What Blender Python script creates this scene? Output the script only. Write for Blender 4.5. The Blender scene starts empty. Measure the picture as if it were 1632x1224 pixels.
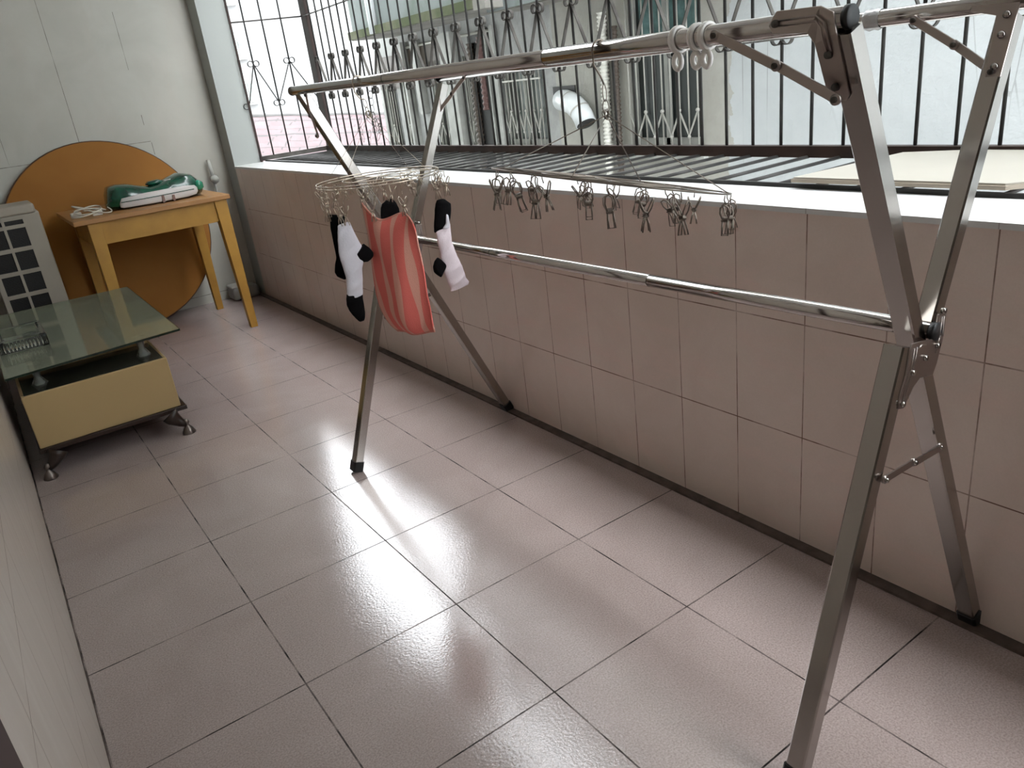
import bpy, bmesh, math, random
from mathutils import Vector, Matrix
random.seed(7)
S = bpy.context.scene
COL = S.collection

# ---------------------------------------------------------------- camera
cam_data = bpy.data.cameras.new('camera')
cam = bpy.data.objects.new('camera', cam_data)
COL.objects.link(cam)
cam_data.sensor_width = 36.0
cam_data.lens = 27.188
cam_data.clip_start = 0.01
cam.matrix_world = Matrix(((0.80993, 0.30577, -0.50051, -0.28937),
                           (-0.57448, 0.24153, -0.78207, -1.06558),
                           (-0.11824, 0.92096, 0.37129, 1.21267),
                           (0, 0, 0, 1)))
S.camera = cam

# ---------------------------------------------------------------- light: overcast daylight
world = bpy.data.worlds.new('overcast')
S.world = world
world.use_nodes = True
bg = world.node_tree.nodes['Background']
bg.inputs['Color'].default_value = (0.93, 0.97, 1.0, 1)
bg.inputs['Strength'].default_value = 11.0
S.view_settings.view_transform = 'Standard'
S.view_settings.look = 'None'
S.view_settings.gamma = 1.0
S.view_settings.use_curve_mapping = False
S.view_settings.exposure = 0.2

# ---------------------------------------------------------------- helpers
def tag(o, label=None, cat=None, group=None, kind=None):
    if label: o['label'] = label
    if cat: o['category'] = cat
    if group: o['group'] = group
    if kind: o['kind'] = kind
    return o

def thing(name, label, cat, loc=(0, 0, 0), group=None):
    o = bpy.data.objects.new(name, None)
    o.empty_display_size = 0.05
    COL.objects.link(o)
    o.location = loc
    return tag(o, label, cat, group)

def V(*a):
    return Vector(a[0]) if len(a) == 1 else Vector(a)

class MB:
    """collects world-space shapes; build() links them as one mesh object"""
    def __init__(s):
        s.v = []; s.f = []; s.sm = []
    def add(s, vs, fs, smooth=False):
        n = len(s.v)
        s.v += [tuple(x) for x in vs]
        s.f += [tuple(i + n for i in f) for f in fs]
        s.sm += [smooth] * len(fs)
        return s
    def box(s, x0, y0, z0, x1, y1, z1):
        vs = [(x, y, z) for x in (x0, x1) for y in (y0, y1) for z in (z0, z1)]
        return s.add(vs, [(0, 1, 3, 2), (4, 6, 7, 5), (0, 4, 5, 1), (2, 3, 7, 6), (0, 2, 6, 4), (1, 5, 7, 3)])
    def beam(s, a, b, w, h, up=(0, 0, 1), bev=0.0):
        """rectangular bar from a to b; w across, h along 'up'"""
        a, b = V(a), V(b); d = (b - a).normalized(); u = V(up)
        sx = d.cross(u).normalized(); uy = sx.cross(d).normalized()
        if bev > 0:
            pr = [(-w/2+bev, -h/2), (w/2-bev, -h/2), (w/2, -h/2+bev), (w/2, h/2-bev), (w/2-bev, h/2), (-w/2+bev, h/2), (-w/2, h/2-bev), (-w/2, -h/2+bev)]
        else:
            pr = [(-w/2, -h/2), (w/2, -h/2), (w/2, h/2), (-w/2, h/2)]
        n = len(pr)
        vs = [p + sx*x + uy*y for p in (a, b) for x, y in pr]
        fs = [(i, (i+1) % n, n+(i+1) % n, n+i) for i in range(n)]
        fs += [tuple(range(n))[::-1], tuple(range(n, 2*n))]
        return s.add(vs, fs)
    def tube(s, pts, r, seg=10, closed=False, caps=True, ref=None):
        pts = [V(p) for p in pts]; n = len(pts)
        rs = r if isinstance(r, (list, tuple)) else [r]*n
        tang = []
        for i in range(n):
            if closed: t = pts[(i+1) % n] - pts[i-1]
            else: t = pts[min(i+1, n-1)] - pts[max(i-1, 0)]
            tang.append(t.normalized())
        u = V(ref) if ref else (V(0, 0, 1) if abs(tang[0].z) < 0.9 else V(1, 0, 0))
        vs = []
        for i in range(n):
            t = tang[i]; u = (u - t*u.dot(t))
            if u.length < 1e-6: u = t.orthogonal()
            u.normalize(); w = t.cross(u)
            for k in range(seg):
                a = 2*math.pi*k/seg
                vs.append(pts[i] + (u*math.cos(a) + w*math.sin(a))*rs[i])
        fs = []
        for i in range(n if closed else n-1):
            j = (i+1) % n
            for k in range(seg):
                l = (k+1) % seg
                fs.append((i*seg+k, i*seg+l, j*seg+l, j*seg+k))
        if not closed and caps:
            fs.append(tuple(range(seg))[::-1]); fs.append(tuple(range((n-1)*seg, n*seg)))
        return s.add(vs, fs, True)
    def prism(s, poly, a, b, axis):
        """poly in the two other axes, extruded a..b along axis (0,1,2)"""
        def mk(p, t):
            q = list(p); q.insert(axis, t); return tuple(q)
        n = len(poly)
        vs = [mk(p, a) for p in poly] + [mk(p, b) for p in poly]
        fs = [(i, (i+1) % n, n+(i+1) % n, n+i) for i in range(n)]
        fs += [tuple(range(n))[::-1], tuple(range(n, 2*n))]
        return s.add(vs, fs)
    def slab(s, quad, t):
        """four corners (counter-clockwise) thickened by vector t"""
        q = [V(p) for p in quad]; t = V(t)
        return s.add(q + [p + t for p in q], [(3, 2, 1, 0), (4, 5, 6, 7), (0, 1, 5, 4), (1, 2, 6, 5), (2, 3, 7, 6), (3, 0, 4, 7)])
    def lathe(s, prof, c, seg=20):
        vs = []
        for r, z in prof:
            for k in range(seg):
                a = 2*math.pi*k/seg
                vs.append((c[0]+r*math.cos(a), c[1]+r*math.sin(a), c[2]+z))
        fs = []
        for i in range(len(prof)-1):
            for k in range(seg):
                l = (k+1) % seg
                fs.append((i*seg+k, i*seg+l, (i+1)*seg+l, (i+1)*seg+k))
        fs.append(tuple(range(seg))[::-1]); fs.append(tuple(range((len(prof)-1)*seg, len(prof)*seg)))
        return s.add(vs, fs, True)
    def ball(s, c, r, seg=10):
        pr = [(max(1e-5, math.sin(math.pi*i/6))*r, -math.cos(math.pi*i/6)*r) for i in range(7)]
        return s.lathe(pr, c, seg)
    def cyl(s, c, axis, r, h, seg=14):
        a = V(c) - V(axis)*h/2; return s.tube([a, a + V(axis)*h], r, seg)
    def build(s, name, mat, parent=None, bevel=0.0, bseg=2):
        me = bpy.data.meshes.new(name)
        off = V(0, 0, 0)
        p = parent
        while p is not None:
            off += p.location; p = p.parent
        me.from_pydata([tuple(V(v) - off) for v in s.v], [], s.f)
        me.polygons.foreach_set('use_smooth', s.sm)
        bm = bmesh.new(); bm.from_mesh(me)
        bmesh.ops.recalc_face_normals(bm, faces=bm.faces)
        bm.to_mesh(me); bm.free()
        me.update()
        if mat: me.materials.append(mat)
        o = bpy.data.objects.new(name, me); COL.objects.link(o)
        o.parent = parent
        if bevel > 0:
            m = o.modifiers.new('bevel', 'BEVEL'); m.width = bevel; m.segments = bseg; m.limit_method = 'ANGLE'; m.angle_limit = 0.6
            m.harden_normals = False
        return o

def struct(o, **k):
    o['kind'] = 'structure'
    for a, b in k.items(): o[a] = b
    return o

def strip(name, pts, w, t, side, mat, parent):
    """flat metal ribbon following pts, w wide along 'side', t thick"""
    m = MB(); strip_into(m, pts, w, t, side); return m.build(name, mat, parent)

def strip_into(m, pts, w, t, side):
    pts = [V(p) for p in pts]; sd = V(side).normalized(); n = len(pts); vs = []
    for i in range(n):
        d = (pts[min(i+1, n-1)] - pts[max(i-1, 0)]).normalized(); nn = d.cross(sd).normalized()
        for a, b in ((-1, -1), (1, -1), (1, 1), (-1, 1)):
            vs.append(pts[i] + sd*a*w/2 + nn*b*t/2)
    fs = []
    for i in range(n-1):
        for k in range(4):
            l = (k+1) % 4
            fs.append((i*4+k, i*4+l, (i+1)*4+l, (i+1)*4+k))
    fs += [(3, 2, 1, 0), tuple(range(4*n-4, 4*n))]
    m.add(vs, fs)

# ---------------------------------------------------------------- materials
def newmat(name):
    m = bpy.data.materials.new(name); m.use_nodes = True
    nt = m.node_tree; return m, nt, nt.nodes['Principled BSDF']

def plain(name, col, rough=0.5, metal=0.0, noise=0.0, scale=20.0, bump=0.0, bscale=200.0, coat=0.0, trans=0.0, alpha=1.0, ior=1.45, col2=None, spec=0.5):
    m, nt, b = newmat(name)
    b.inputs['Base Color'].default_value = (*col, 1); b.inputs['Roughness'].default_value = rough
    b.inputs['Metallic'].default_value = metal; b.inputs['Coat Weight'].default_value = coat
    b.inputs['Transmission Weight'].default_value = trans; b.inputs['Alpha'].default_value = alpha
    b.inputs['IOR'].default_value = ior; b.inputs['Specular IOR Level'].default_value = spec
    tc = nt.nodes.new('ShaderNodeTexCoord')
    if noise > 0 or col2:
        n = nt.nodes.new('ShaderNodeTexNoise'); n.inputs['Scale'].default_value = scale; n.inputs['Detail'].default_value = 5
        nt.links.new(tc.outputs['Object'], n.inputs['Vector'])
        r = nt.nodes.new('ShaderNodeValToRGB')
        c2 = col2 if col2 else tuple(c*(1-noise) for c in col)
        r.color_ramp.elements[0].position = 0.35; r.color_ramp.elements[1].position = 0.65
        r.color_ramp.elements[0].color = (*c2, 1); r.color_ramp.elements[1].color = (*col, 1)
        nt.links.new(n.outputs['Fac'], r.inputs['Fac']); nt.links.new(r.outputs['Color'], b.inputs['Base Color'])
    if bump > 0:
        n = nt.nodes.new('ShaderNodeTexNoise'); n.inputs['Scale'].default_value = bscale; n.inputs['Detail'].default_value = 3
        nt.links.new(tc.outputs['Object'], n.inputs['Vector'])
        bp = nt.nodes.new('ShaderNodeBump'); bp.inputs['Strength'].default_value = bump; bp.inputs['Distance'].default_value = 0.002
        nt.links.new(n.outputs['Fac'], bp.inputs['Height']); nt.links.new(bp.outputs['Normal'], b.inputs['Normal'])
    return m

class NG:
    def __init__(s, nt): s.nt = nt
    def n(s, t, **k):
        x = s.nt.nodes.new(t)
        for a, b in k.items(): setattr(x, a, b)
        return x
    def l(s, a, b): s.nt.links.new(a, b)
    def math(s, op, a, b=None, c=None, clamp=False):
        x = s.n('ShaderNodeMath', operation=op, use_clamp=clamp)
        for i, v in enumerate((a, b, c)):
            if v is None: continue
            if isinstance(v, (int, float)): x.inputs[i].default_value = v
            else: s.l(v, x.inputs[i])
        return x.outputs[0]
    def mix(s, f, a, b):
        x = s.n('ShaderNodeMix', data_type='RGBA')
        for i, v in ((0, f), (6, a), (7, b)):
            if isinstance(v, (int, float)): x.inputs[i].default_value = v
            elif isinstance(v, tuple): x.inputs[i].default_value = (*v, 1)
            else: s.l(v, x.inputs[i])
        return x.outputs[2]
    def line(s, coord, origin, pitch, width):
        """1 on the joint lines"""
        t = s.math('DIVIDE', s.math('SUBTRACT', coord, origin), pitch)
        fr = s.math('FRACT', s.math('ADD', t, 0.5))
        d = s.math('MULTIPLY', s.math('ABSOLUTE', s.math('SUBTRACT', fr, 0.5)), pitch)
        return s.math('LESS_THAN', d, width/2)
    def noise(s, vec, scale, detail=4, rough=0.5, dist=0.0):
        x = s.n('ShaderNodeTexNoise'); x.inputs['Scale'].default_value = scale; x.inputs['Detail'].default_value = detail
        x.inputs['Roughness'].default_value = rough; x.inputs['Distortion'].default_value = dist
        s.l(vec, x.inputs['Vector']); return x.outputs['Fac']
    def ramp(s, f, p0, c0, p1, c1):
        r = s.n('ShaderNodeValToRGB'); e = r.color_ramp.elements
        e[0].position = p0; e[0].color = (*c0, 1); e[1].position = p1; e[1].color = (*c1, 1)
        s.l(f, r.inputs['Fac']); return r.outputs['Color']
    def val(s, f, p0, v0, p1, v1):
        r = s.n('ShaderNodeMapRange'); r.inputs[1].default_value = p0; r.inputs[2].default_value = p1
        r.inputs[3].default_value = v0; r.inputs[4].default_value = v1; s.l(f, r.inputs[0]); return r.outputs[0]

def tiles(name, cols, speck, joint, jw, axes, origins, pitches, rough, streak=None, bump=0.02, speck_scale=260, extra=None, ior=1.5):
    """tiled surface: joints from world position, so a wall and its cap share the grid"""
    m, nt, b = newmat(name); g = NG(nt); b.inputs['IOR'].default_value = ior
    geo = g.n('ShaderNodeNewGeometry'); pos = geo.outputs['Position']
    sp = g.n('ShaderNodeSeparateXYZ'); g.l(pos, sp.inputs[0])
    base = g.ramp(g.noise(pos, 3.2, 5, 0.55, 0.6), 0.38, cols[0], 0.62, cols[1])
    if streak:
        mp = g.n('ShaderNodeMapping'); g.l(pos, mp.inputs['Vector'])
        mp.inputs['Rotation'].default_value = streak[0]; mp.inputs['Scale'].default_value = streak[1]
        f = g.noise(mp.outputs[0], streak[2], 4, 0.6, 0.3)
        base = g.mix(g.val(f, 0.5, 0.0, 0.72, streak[4]), base, streak[3])
    sf = g.noise(pos, speck_scale, 2, 0.7)
    base = g.mix(g.val(sf, 0.35, speck[1], 0.65, 0.0), base, speck[0])
    ln = None
    for ax, o, p in zip(axes, origins, pitches):
        a = g.line(sp.outputs[ax], o, p, jw); ln = a if ln is None else g.math('MAXIMUM', ln, a)
    if extra:
        for ax, at_, ax2, lo, hi, w_ in extra:
            d = g.math('LESS_THAN', g.math('ABSOLUTE', g.math('SUBTRACT', sp.outputs[ax], at_)), w_/2)
            d = g.math('MULTIPLY', d, g.math('GREATER_THAN', sp.outputs[ax2], lo)); d = g.math('MULTIPLY', d, g.math('LESS_THAN', sp.outputs[ax2], hi))
            ln = d if ln is None else g.math('MAXIMUM', ln, d)
    if ln is not None:
        jn = g.noise(pos, 9.0, 4, 0.6)
        strength = g.val(jn, 0.35, 0.35, 0.6, 1.0)
        base = g.mix(g.math('MULTIPLY', ln, strength), base, joint)
        g.l(g.math('ADD', g.math('MULTIPLY', ln, 0.35), rough), b.inputs['Roughness']); g.l(g.math('SUBTRACT', 0.5, g.math('MULTIPLY', ln, 0.45)), b.inputs['Specular IOR Level'])
    else: b.inputs['Roughness'].default_value = rough
    g.l(base, b.inputs['Base Color'])
    h = g.math('MULTIPLY', g.noise(pos, 160, 2, 0.5), 1.0)
    if ln is not None: h = g.math('SUBTRACT', h, g.math('MULTIPLY', ln, 2.0))
    bp = g.n('ShaderNodeBump'); bp.inputs['Strength'].default_value = bump; bp.inputs['Distance'].default_value = 0.004
    g.l(h, bp.inputs['Height']); g.l(bp.outputs['Normal'], b.inputs['Normal'])
    return m

M = {}
M['floor'] = tiles('pink_grey_floor_tile', ((0.42, 0.34, 0.32), (0.47, 0.385, 0.365)), ((0.22, 0.165, 0.155), 0.6), (0.012, 0.008, 0.007), 0.0036,
                   (0, 1), (0.0, 0.0), (0.4, 0.3992), 0.13, bump=0.075, ior=1.7)
M['wall_tile'] = tiles('pink_beige_wall_tile', ((0.70, 0.58, 0.515), (0.75, 0.635, 0.57)), ((0.5, 0.4, 0.36), 0.1), (0.20, 0.12, 0.09), 0.0028,
                   (1,), (0.7655,), (0.1974,), 0.25, streak=((0.9, 0.2, 0), (1.0, 1.0, 3.0), 4.0, (0.78, 0.59, 0.53), 0.6), bump=0.012,
                   extra=((2, 0.303, 1, -9, 4.15, 0.003), (2, 0.594, 1, -9, 4.15, 0.003)))
M['left_tile'] = tiles('grey_beige_streaked_tile', ((0.49, 0.42, 0.36), (0.53, 0.46, 0.40)), ((0.4, 0.35, 0.31), 0.1), (0.26, 0.21, 0.18), 0.002,
                   (1, 2), (0.79, 0.30), (0.25, 0.33), 0.28, streak=((0.62, 0, 0), (1.0, 9.0, 0.7), 3.0, (0.60, 0.54, 0.48), 0.7), bump=0.012)
M['end_wall'] = tiles('white_painted_end_wall', ((0.44, 0.43, 0.375), (0.49, 0.48, 0.425)), ((0.45, 0.43, 0.38), 0.12), (0.16, 0.14, 0.12), 0.0, (), (), (), 0.5,
                   streak=((0, 0.0, 0), (2.0, 1.0, 0.25), 3.0, (0.46, 0.42, 0.36), 0.45), bump=0.02,
                   extra=((0, 0.372, 2, 1.13, 1.95, 0.003), (0, 0.757, 2, 1.18, 1.24, 0.004), (0, 0.757, 2, 1.5, 1.82, 0.003), (2, 1.082, 0, 0.60, 0.77, 0.004), (0, 0.772, 2, 1.0, 1.075, 0.004), (2, 1.05, 0, -0.2, 0.1, 0.004), (2, 0.06, 0, 0.6, 1.0, 0.004), (0, -0.02, 2, 1.06, 1.9, 0.002)))
M['sill'] = tiles('white_sill_tile', ((0.62, 0.62, 0.61), (0.66, 0.66, 0.65)), ((0.75, 0.75, 0.75), 0.1), (0.35, 0.33, 0.33), 0.002, (1,), (0.7655,), (0.1974,), 0.22, bump=0.01)
M['pillar'] = plain('pale_grey_painted_plaster', (0.34, 0.355, 0.335), 0.55, bump=0.1, bscale=60)
M['outer'] = plain('pale_outer_render', (0.52, 0.54, 0.51), 0.7, bump=0.1, bscale=60)
M['ceiling'] = plain('white_ceiling_paint', (0.80, 0.78, 0.75), 0.7)
M['grout'] = plain('dirty_grey_brown_mortar', (0.115, 0.085, 0.07), 0.8, noise=0.4, scale=30)
M['steel'] = plain('brushed_stainless_steel', (0.40, 0.375, 0.35), 0.17, 1.0)
M['chrome'] = plain('polished_stainless_rail', (0.52, 0.49, 0.465), 0.12, 1.0)
M['steel_dull'] = plain('pressed_steel_bracket', (0.36, 0.31, 0.285), 0.3, 1.0)
M['wire'] = plain('hanger_steel_wire', (0.46, 0.39, 0.31), 0.28, 1.0)
M['wire_old'] = plain('tarnished_hanger_wire', (0.22, 0.185, 0.155), 0.35, 1.0)
M['rubber'] = plain('black_rubber', (0.012, 0.012, 0.013), 0.45)
M['iron'] = plain('dark_painted_iron', (0.040, 0.038, 0.036), 0.5, 0.3, noise=0.5, scale=14, spec=0.4)
M['iron_brown'] = plain('rusty_brown_angle_iron', (0.035, 0.018, 0.014), 0.6, 0.2, noise=0.5, scale=8)
M['iron_strip'] = plain('weathered_iron_strip', (0.10, 0.092, 0.082), 0.5, 0.4, col2=(0.045, 0.038, 0.034), scale=10)
M['wood'] = plain('worn_yellow_painted_wood', (0.44, 0.235, 0.04), 0.5, col2=(0.37, 0.19, 0.033), scale=9, bump=0.15, bscale=40)
M['wood_top'] = plain('orange_brown_table_board', (0.37, 0.185, 0.065), 0.45, col2=(0.33, 0.16, 0.052), scale=6)
M['disc'] = plain('orange_brown_board', (0.33, 0.145, 0.030), 0.55, col2=(0.295, 0.122, 0.025), scale=3, spec=0.15)
M['disc_edge'] = plain('dark_board_edge', (0.10, 0.045, 0.02), 0.6)
M['ac'] = plain('yellowed_white_plastic', (0.36, 0.32, 0.265), 0.45, noise=0.08, scale=5)
M['ac_top'] = plain('yellowed_white_cap', (0.38, 0.335, 0.275), 0.45, noise=0.1, scale=8)
M['black'] = plain('black_grille', (0.010, 0.009, 0.009), 0.5)
M['cream'] = plain('cream_gloss_panel', (0.50, 0.36, 0.175), 0.3, spec=0.3)
M['dark_glass'] = plain('black_glass', (0.05, 0.05, 0.04), 0.12)
M['dark_wood'] = plain('dark_brown_lacquer', (0.03, 0.018, 0.013), 0.3)
M['pewter'] = plain('antique_pewter', (0.20, 0.17, 0.15), 0.3, 0.9)
def glass_top_mat():
    m, nt, b = newmat('dusty_greenish_glass'); g = NG(nt); nt.nodes.remove(b)
    out = next(x for x in nt.nodes if x.type == 'OUTPUT_MATERIAL')
    tr = g.n('ShaderNodeBsdfTransparent'); tr.inputs[0].default_value = (0.55, 0.62, 0.50, 1)
    df = g.n('ShaderNodeBsdfDiffuse'); df.inputs[0].default_value = (0.36, 0.385, 0.29, 1)
    gl = g.n('ShaderNodeBsdfGlossy'); gl.inputs[0].default_value = (0.80, 0.85, 0.76, 1); gl.inputs[1].default_value = 0.07
    m1 = g.n('ShaderNodeMixShader'); m1.inputs[0].default_value = 0.55; g.l(tr.outputs[0], m1.inputs[1]); g.l(df.outputs[0], m1.inputs[2])
    fr = g.n('ShaderNodeFresnel'); fr.inputs[0].default_value = 1.55
    m2 = g.n('ShaderNodeMixShader'); g.l(fr.outputs[0], m2.inputs[0]); g.l(m1.outputs[0], m2.inputs[1]); g.l(gl.outputs[0], m2.inputs[2])
    g.l(m2.outputs[0], out.inputs[0]); return m
M['plate'] = glass_top_mat()
M['glass_edge'] = plain('dark_green_glass_edge', (0.012, 0.022, 0.014), 0.15)

M['clear'] = plain('clear_glass', (0.92, 0.96, 0.93), 0.05, trans=1.0, ior=1.45)
M['acrylic'] = plain('clear_acrylic', (0.70, 0.74, 0.66), 0.15, trans=0.7)
M['green'] = plain('glossy_green_plastic', (0.004, 0.075, 0.042), 0.22, coat=0.6, noise=0.5, scale=20, bump=0.6, bscale=25)
M['green_lt'] = plain('bright_green_plastic', (0.02, 0.22, 0.13), 0.25, coat=0.5)
M['white_pack'] = plain('white_printed_plastic', (0.58, 0.55, 0.53), 0.35, bump=0.2, bscale=30)
M['brown_print'] = plain('brown_print', (0.20, 0.11, 0.085), 0.4)
M['cord'] = plain('off_white_cord', (0.55, 0.51, 0.43), 0.5)
M['grey_plastic'] = plain('grey_plastic', (0.22, 0.21, 0.19), 0.35)
M['grey_plastic2'] = plain('pale_grey_plastic', (0.42, 0.42, 0.38), 0.4)
M['white_clip'] = plain('translucent_white_plastic', (0.86, 0.83, 0.80), 0.35)
M['ground'] = plain('pale_concrete_ground', (0.5, 0.5, 0.49), 0.9, noise=0.2, scale=1)
M['film'] = plain('clear_plastic_film', (0.85, 0.87, 0.88), 0.25, trans=0.6, bump=0.8, bscale=90)
M['sock_white'] = plain('white_cotton_knit', (0.58, 0.56, 0.60), 0.9, bump=0.5, bscale=220)
M['sock_pink'] = plain('pale_pink_cotton_knit', (0.66, 0.56, 0.59), 0.9, bump=0.5, bscale=220)
M['sock_black'] = plain('black_cotton_knit', (0.004, 0.0035, 0.004), 0.95, bump=0.5, bscale=220, spec=0.12)
M['beige_board'] = plain('beige_laminate_board', (0.36, 0.335, 0.285), 0.45, noise=0.06, scale=4)
M['board_edge'] = plain('dark_beige_board_edge', (0.33, 0.28, 0.22), 0.6)
M['pvc'] = plain('pale_grey_pvc', (0.55, 0.57, 0.58), 0.4)
M['ribbed'] = plain('pale_ribbed_hose', (0.62, 0.61, 0.56), 0.5)
M['ribbed_dark'] = plain('dark_brown_ribbed_hose', (0.06, 0.045, 0.035), 0.5)
M['ribbed_red'] = plain('faded_red_ribbed_hose', (0.10, 0.05, 0.045), 0.5)
M['frame_white'] = plain('weathered_white_window_frame', (0.30, 0.30, 0.28), 0.5, noise=0.25, scale=8)
M['pane_dark'] = plain('dark_window_glass', (0.035, 0.04, 0.04), 0.12)
M['pane_grey'] = plain('grey_window_glass', (0.16, 0.18, 0.17), 0.15, col2=(0.07, 0.08, 0.075), scale=4)
M['curtain_teal'] = plain('faded_teal_curtain', (0.10, 0.19, 0.185), 0.7, noise=0.5, scale=12)
M['curtain_blue'] = plain('pale_blue_curtain', (0.22, 0.34, 0.34), 0.7, noise=0.2, scale=12)
M['grille_grey'] = plain('pale_galvanised_bar', (0.36, 0.35, 0.32), 0.45, 0.3)
M['far_wall'] = plain('weathered_far_render', (0.155, 0.155, 0.155), 0.8, noise=0.06, scale=0.3)
M['near_wall'] = plain('dim_brown_unseen_wall', (0.13, 0.10, 0.08), 0.5)  # unseen end wall, coloured dark to lower steel reflections and fill
M['brown_cabinet'] = plain('reddish_brown_lacquered_wood', (0.03, 0.008, 0.006), 0.5, spec=0.2)

def facade_mat():
    m, nt, b = newmat('stained_white_facade_render'); g = NG(nt)
    geo = g.n('ShaderNodeNewGeometry'); pos = geo.outputs['Position']
    sp = g.n('ShaderNodeSeparateXYZ'); g.l(pos, sp.inputs[0])
    y = sp.outputs[1]; z = sp.outputs[2]
    white = g.ramp(g.noise(pos, 2.0, 6, 0.6), 0.35, (0.42, 0.44, 0.45), 0.65, (0.48, 0.50, 0.51))
    beige = g.ramp(g.noise(pos, 3.0, 6, 0.6), 0.35, (0.31, 0.30, 0.27), 0.65, (0.38, 0.37, 0.34))
    edge = g.math('ADD', y, g.math('MULTIPLY', g.math('SUBTRACT', g.noise(pos, 6.0, 6, 0.6), 0.5), 0.35))
    base = g.mix(g.math('GREATER_THAN', edge, 2.72), white, beige)
    base = g.mix(g.math('GREATER_THAN', y, 4.62), base, g.ramp(g.noise(pos, 4.0, 6, 0.6), 0.4, (0.30, 0.30, 0.295), 0.6, (0.38, 0.38, 0.375)))
    # hairline cracks running down the white render
    mp = g.n('ShaderNodeMapping'); g.l(pos, mp.inputs['Vector']); mp.inputs['Scale'].default_value = (1, 1.7, 0.30)
    cr = g.n('ShaderNodeTexVoronoi', feature='DISTANCE_TO_EDGE'); cr.inputs['Scale'].default_value = 1.5; g.l(mp.outputs[0], cr.inputs['Vector'])
    ck = g.math('MULTIPLY', g.math('LESS_THAN', cr.outputs['Distance'], 0.006), g.val(g.noise(pos, 1.2, 2), 0.4, 0.0, 0.6, 0.8))
    base = g.mix(ck, base, (0.25, 0.25, 0.25))
    g.l(base, b.inputs['Base Color']); b.inputs['Roughness'].default_value = 0.85
    bp = g.n('ShaderNodeBump'); bp.inputs['Strength'].default_value = 0.3; bp.inputs['Distance'].default_value = 0.01
    g.l(g.noise(pos, 45, 4), bp.inputs['Height']); g.l(bp.outputs['Normal'], b.inputs['Normal'])
    return m
M['facade'] = facade_mat()

def slab_mat(name, a, bcol, p0, p1):
    m, nt, b = newmat(name); g = NG(nt)
    geo = g.n('ShaderNodeNewGeometry'); pos = geo.outputs['Position']
    g.l(g.ramp(g.noise(pos, 2.2, 6, 0.65), p0, a, p1, bcol), b.inputs['Base Color']); b.inputs['Roughness'].default_value = 0.9
    return m
M['moss'] = slab_mat('mossy_concrete_edge', (0.045, 0.058, 0.018), (0.115, 0.112, 0.072), 0.42, 0.68)
M['concrete'] = slab_mat('damp_grey_concrete', (0.15, 0.14, 0.125), (0.22, 0.21, 0.19), 0.4, 0.6)
M['parapet'] = slab_mat('pale_blue_grey_render', (0.125, 0.15, 0.13), (0.185, 0.205, 0.205), 0.32, 0.5)

def roof_mat():
    m, nt, b = newmat('faded_pink_roof_tile'); g = NG(nt)
    tc = g.n('ShaderNodeTexCoord'); uv = tc.outputs['UV']
    sp = g.n('ShaderNodeSeparateXYZ'); g.l(uv, sp.inputs[0])
    u, v = sp.outputs[0], sp.outputs[1]
    nz = g.noise(uv, 6.0, 4)
    v2 = g.math('ADD', v, g.math('MULTIPLY', g.math('SUBTRACT', nz, 0.5), 0.10))
    f = g.math('FRACT', g.math('MULTIPLY', v2, 1.0))
    row = g.math('LESS_THAN', f, 0.17)
    fu = g.math('FRACT', g.math('ADD', g.math('MULTIPLY', u, 1.0), g.math('MULTIPLY', v, 0.35)))
    dg = g.math('MULTIPLY', g.math('LESS_THAN', fu, 0.10), g.math('GREATER_THAN', g.noise(uv, 0.9, 3), 0.50))
    base = g.ramp(g.noise(uv, 0.8, 4), 0.35, (0.050, 0.022, 0.025), 0.65, (0.066, 0.036, 0.039))
    base = g.mix(g.math('MULTIPLY', g.math('MAXIMUM', row, dg), 0.95), base, (0.010, 0.007, 0.007))
    g.l(base, b.inputs['Base Color']); b.inputs['Roughness'].default_value = 0.85
    return m
M['roof'] = roof_mat()
M['roof_ridge'] = plain('grey_ridge_mortar', (0.07, 0.067, 0.065), 0.9, noise=0.4, scale=2)

def towel_mat():
    m, nt, b = newmat('coral_terry_with_pale_stripes'); g = NG(nt)
    tc = g.n('ShaderNodeTexCoord'); sp = g.n('ShaderNodeSeparateXYZ'); g.l(tc.outputs['UV'], sp.inputs[0])
    u, v = sp.outputs[0], sp.outputs[1]
    wob = g.math('MULTIPLY', g.math('SINE', g.math('MULTIPLY', v, 7.0)), 0.10)
    uu = g.math('ADD', g.math('MULTIPLY', u, 4.0), wob)
    s1 = g.math('SINE', g.math('MULTIPLY', uu, 6.2832))
    w = g.math('SINE', g.math('ADD', g.math('MULTIPLY', v, 9.0), g.math('MULTIPLY', u, 5.0)))
    st = g.val(g.math('ADD', s1, g.math('MULTIPLY', w, 0.45)), 0.30, 0.0, 0.42, 1.0)
    base = g.mix(st, (0.76, 0.17, 0.14), (0.74, 0.36, 0.28))
    hem = g.math('MAXIMUM', g.math('LESS_THAN', v, 0.03), g.math('MAXIMUM', g.math('GREATER_THAN', v, 0.955), g.math('LESS_THAN', u, 0.03)))
    base = g.mix(g.math('MULTIPLY', hem, 0.7), base, (0.50, 0.20, 0.15))
    g.l(base, b.inputs['Base Color']); b.inputs['Roughness'].default_value = 0.95
    bp = g.n('ShaderNodeBump'); bp.inputs['Strength'].default_value = 0.6; bp.inputs['Distance'].default_value = 0.002
    g.l(g.noise(tc.outputs['Object'], 350, 2), bp.inputs['Height']); g.l(bp.outputs['Normal'], b.inputs['Normal'])
    return m
M['towel'] = towel_mat()

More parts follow.
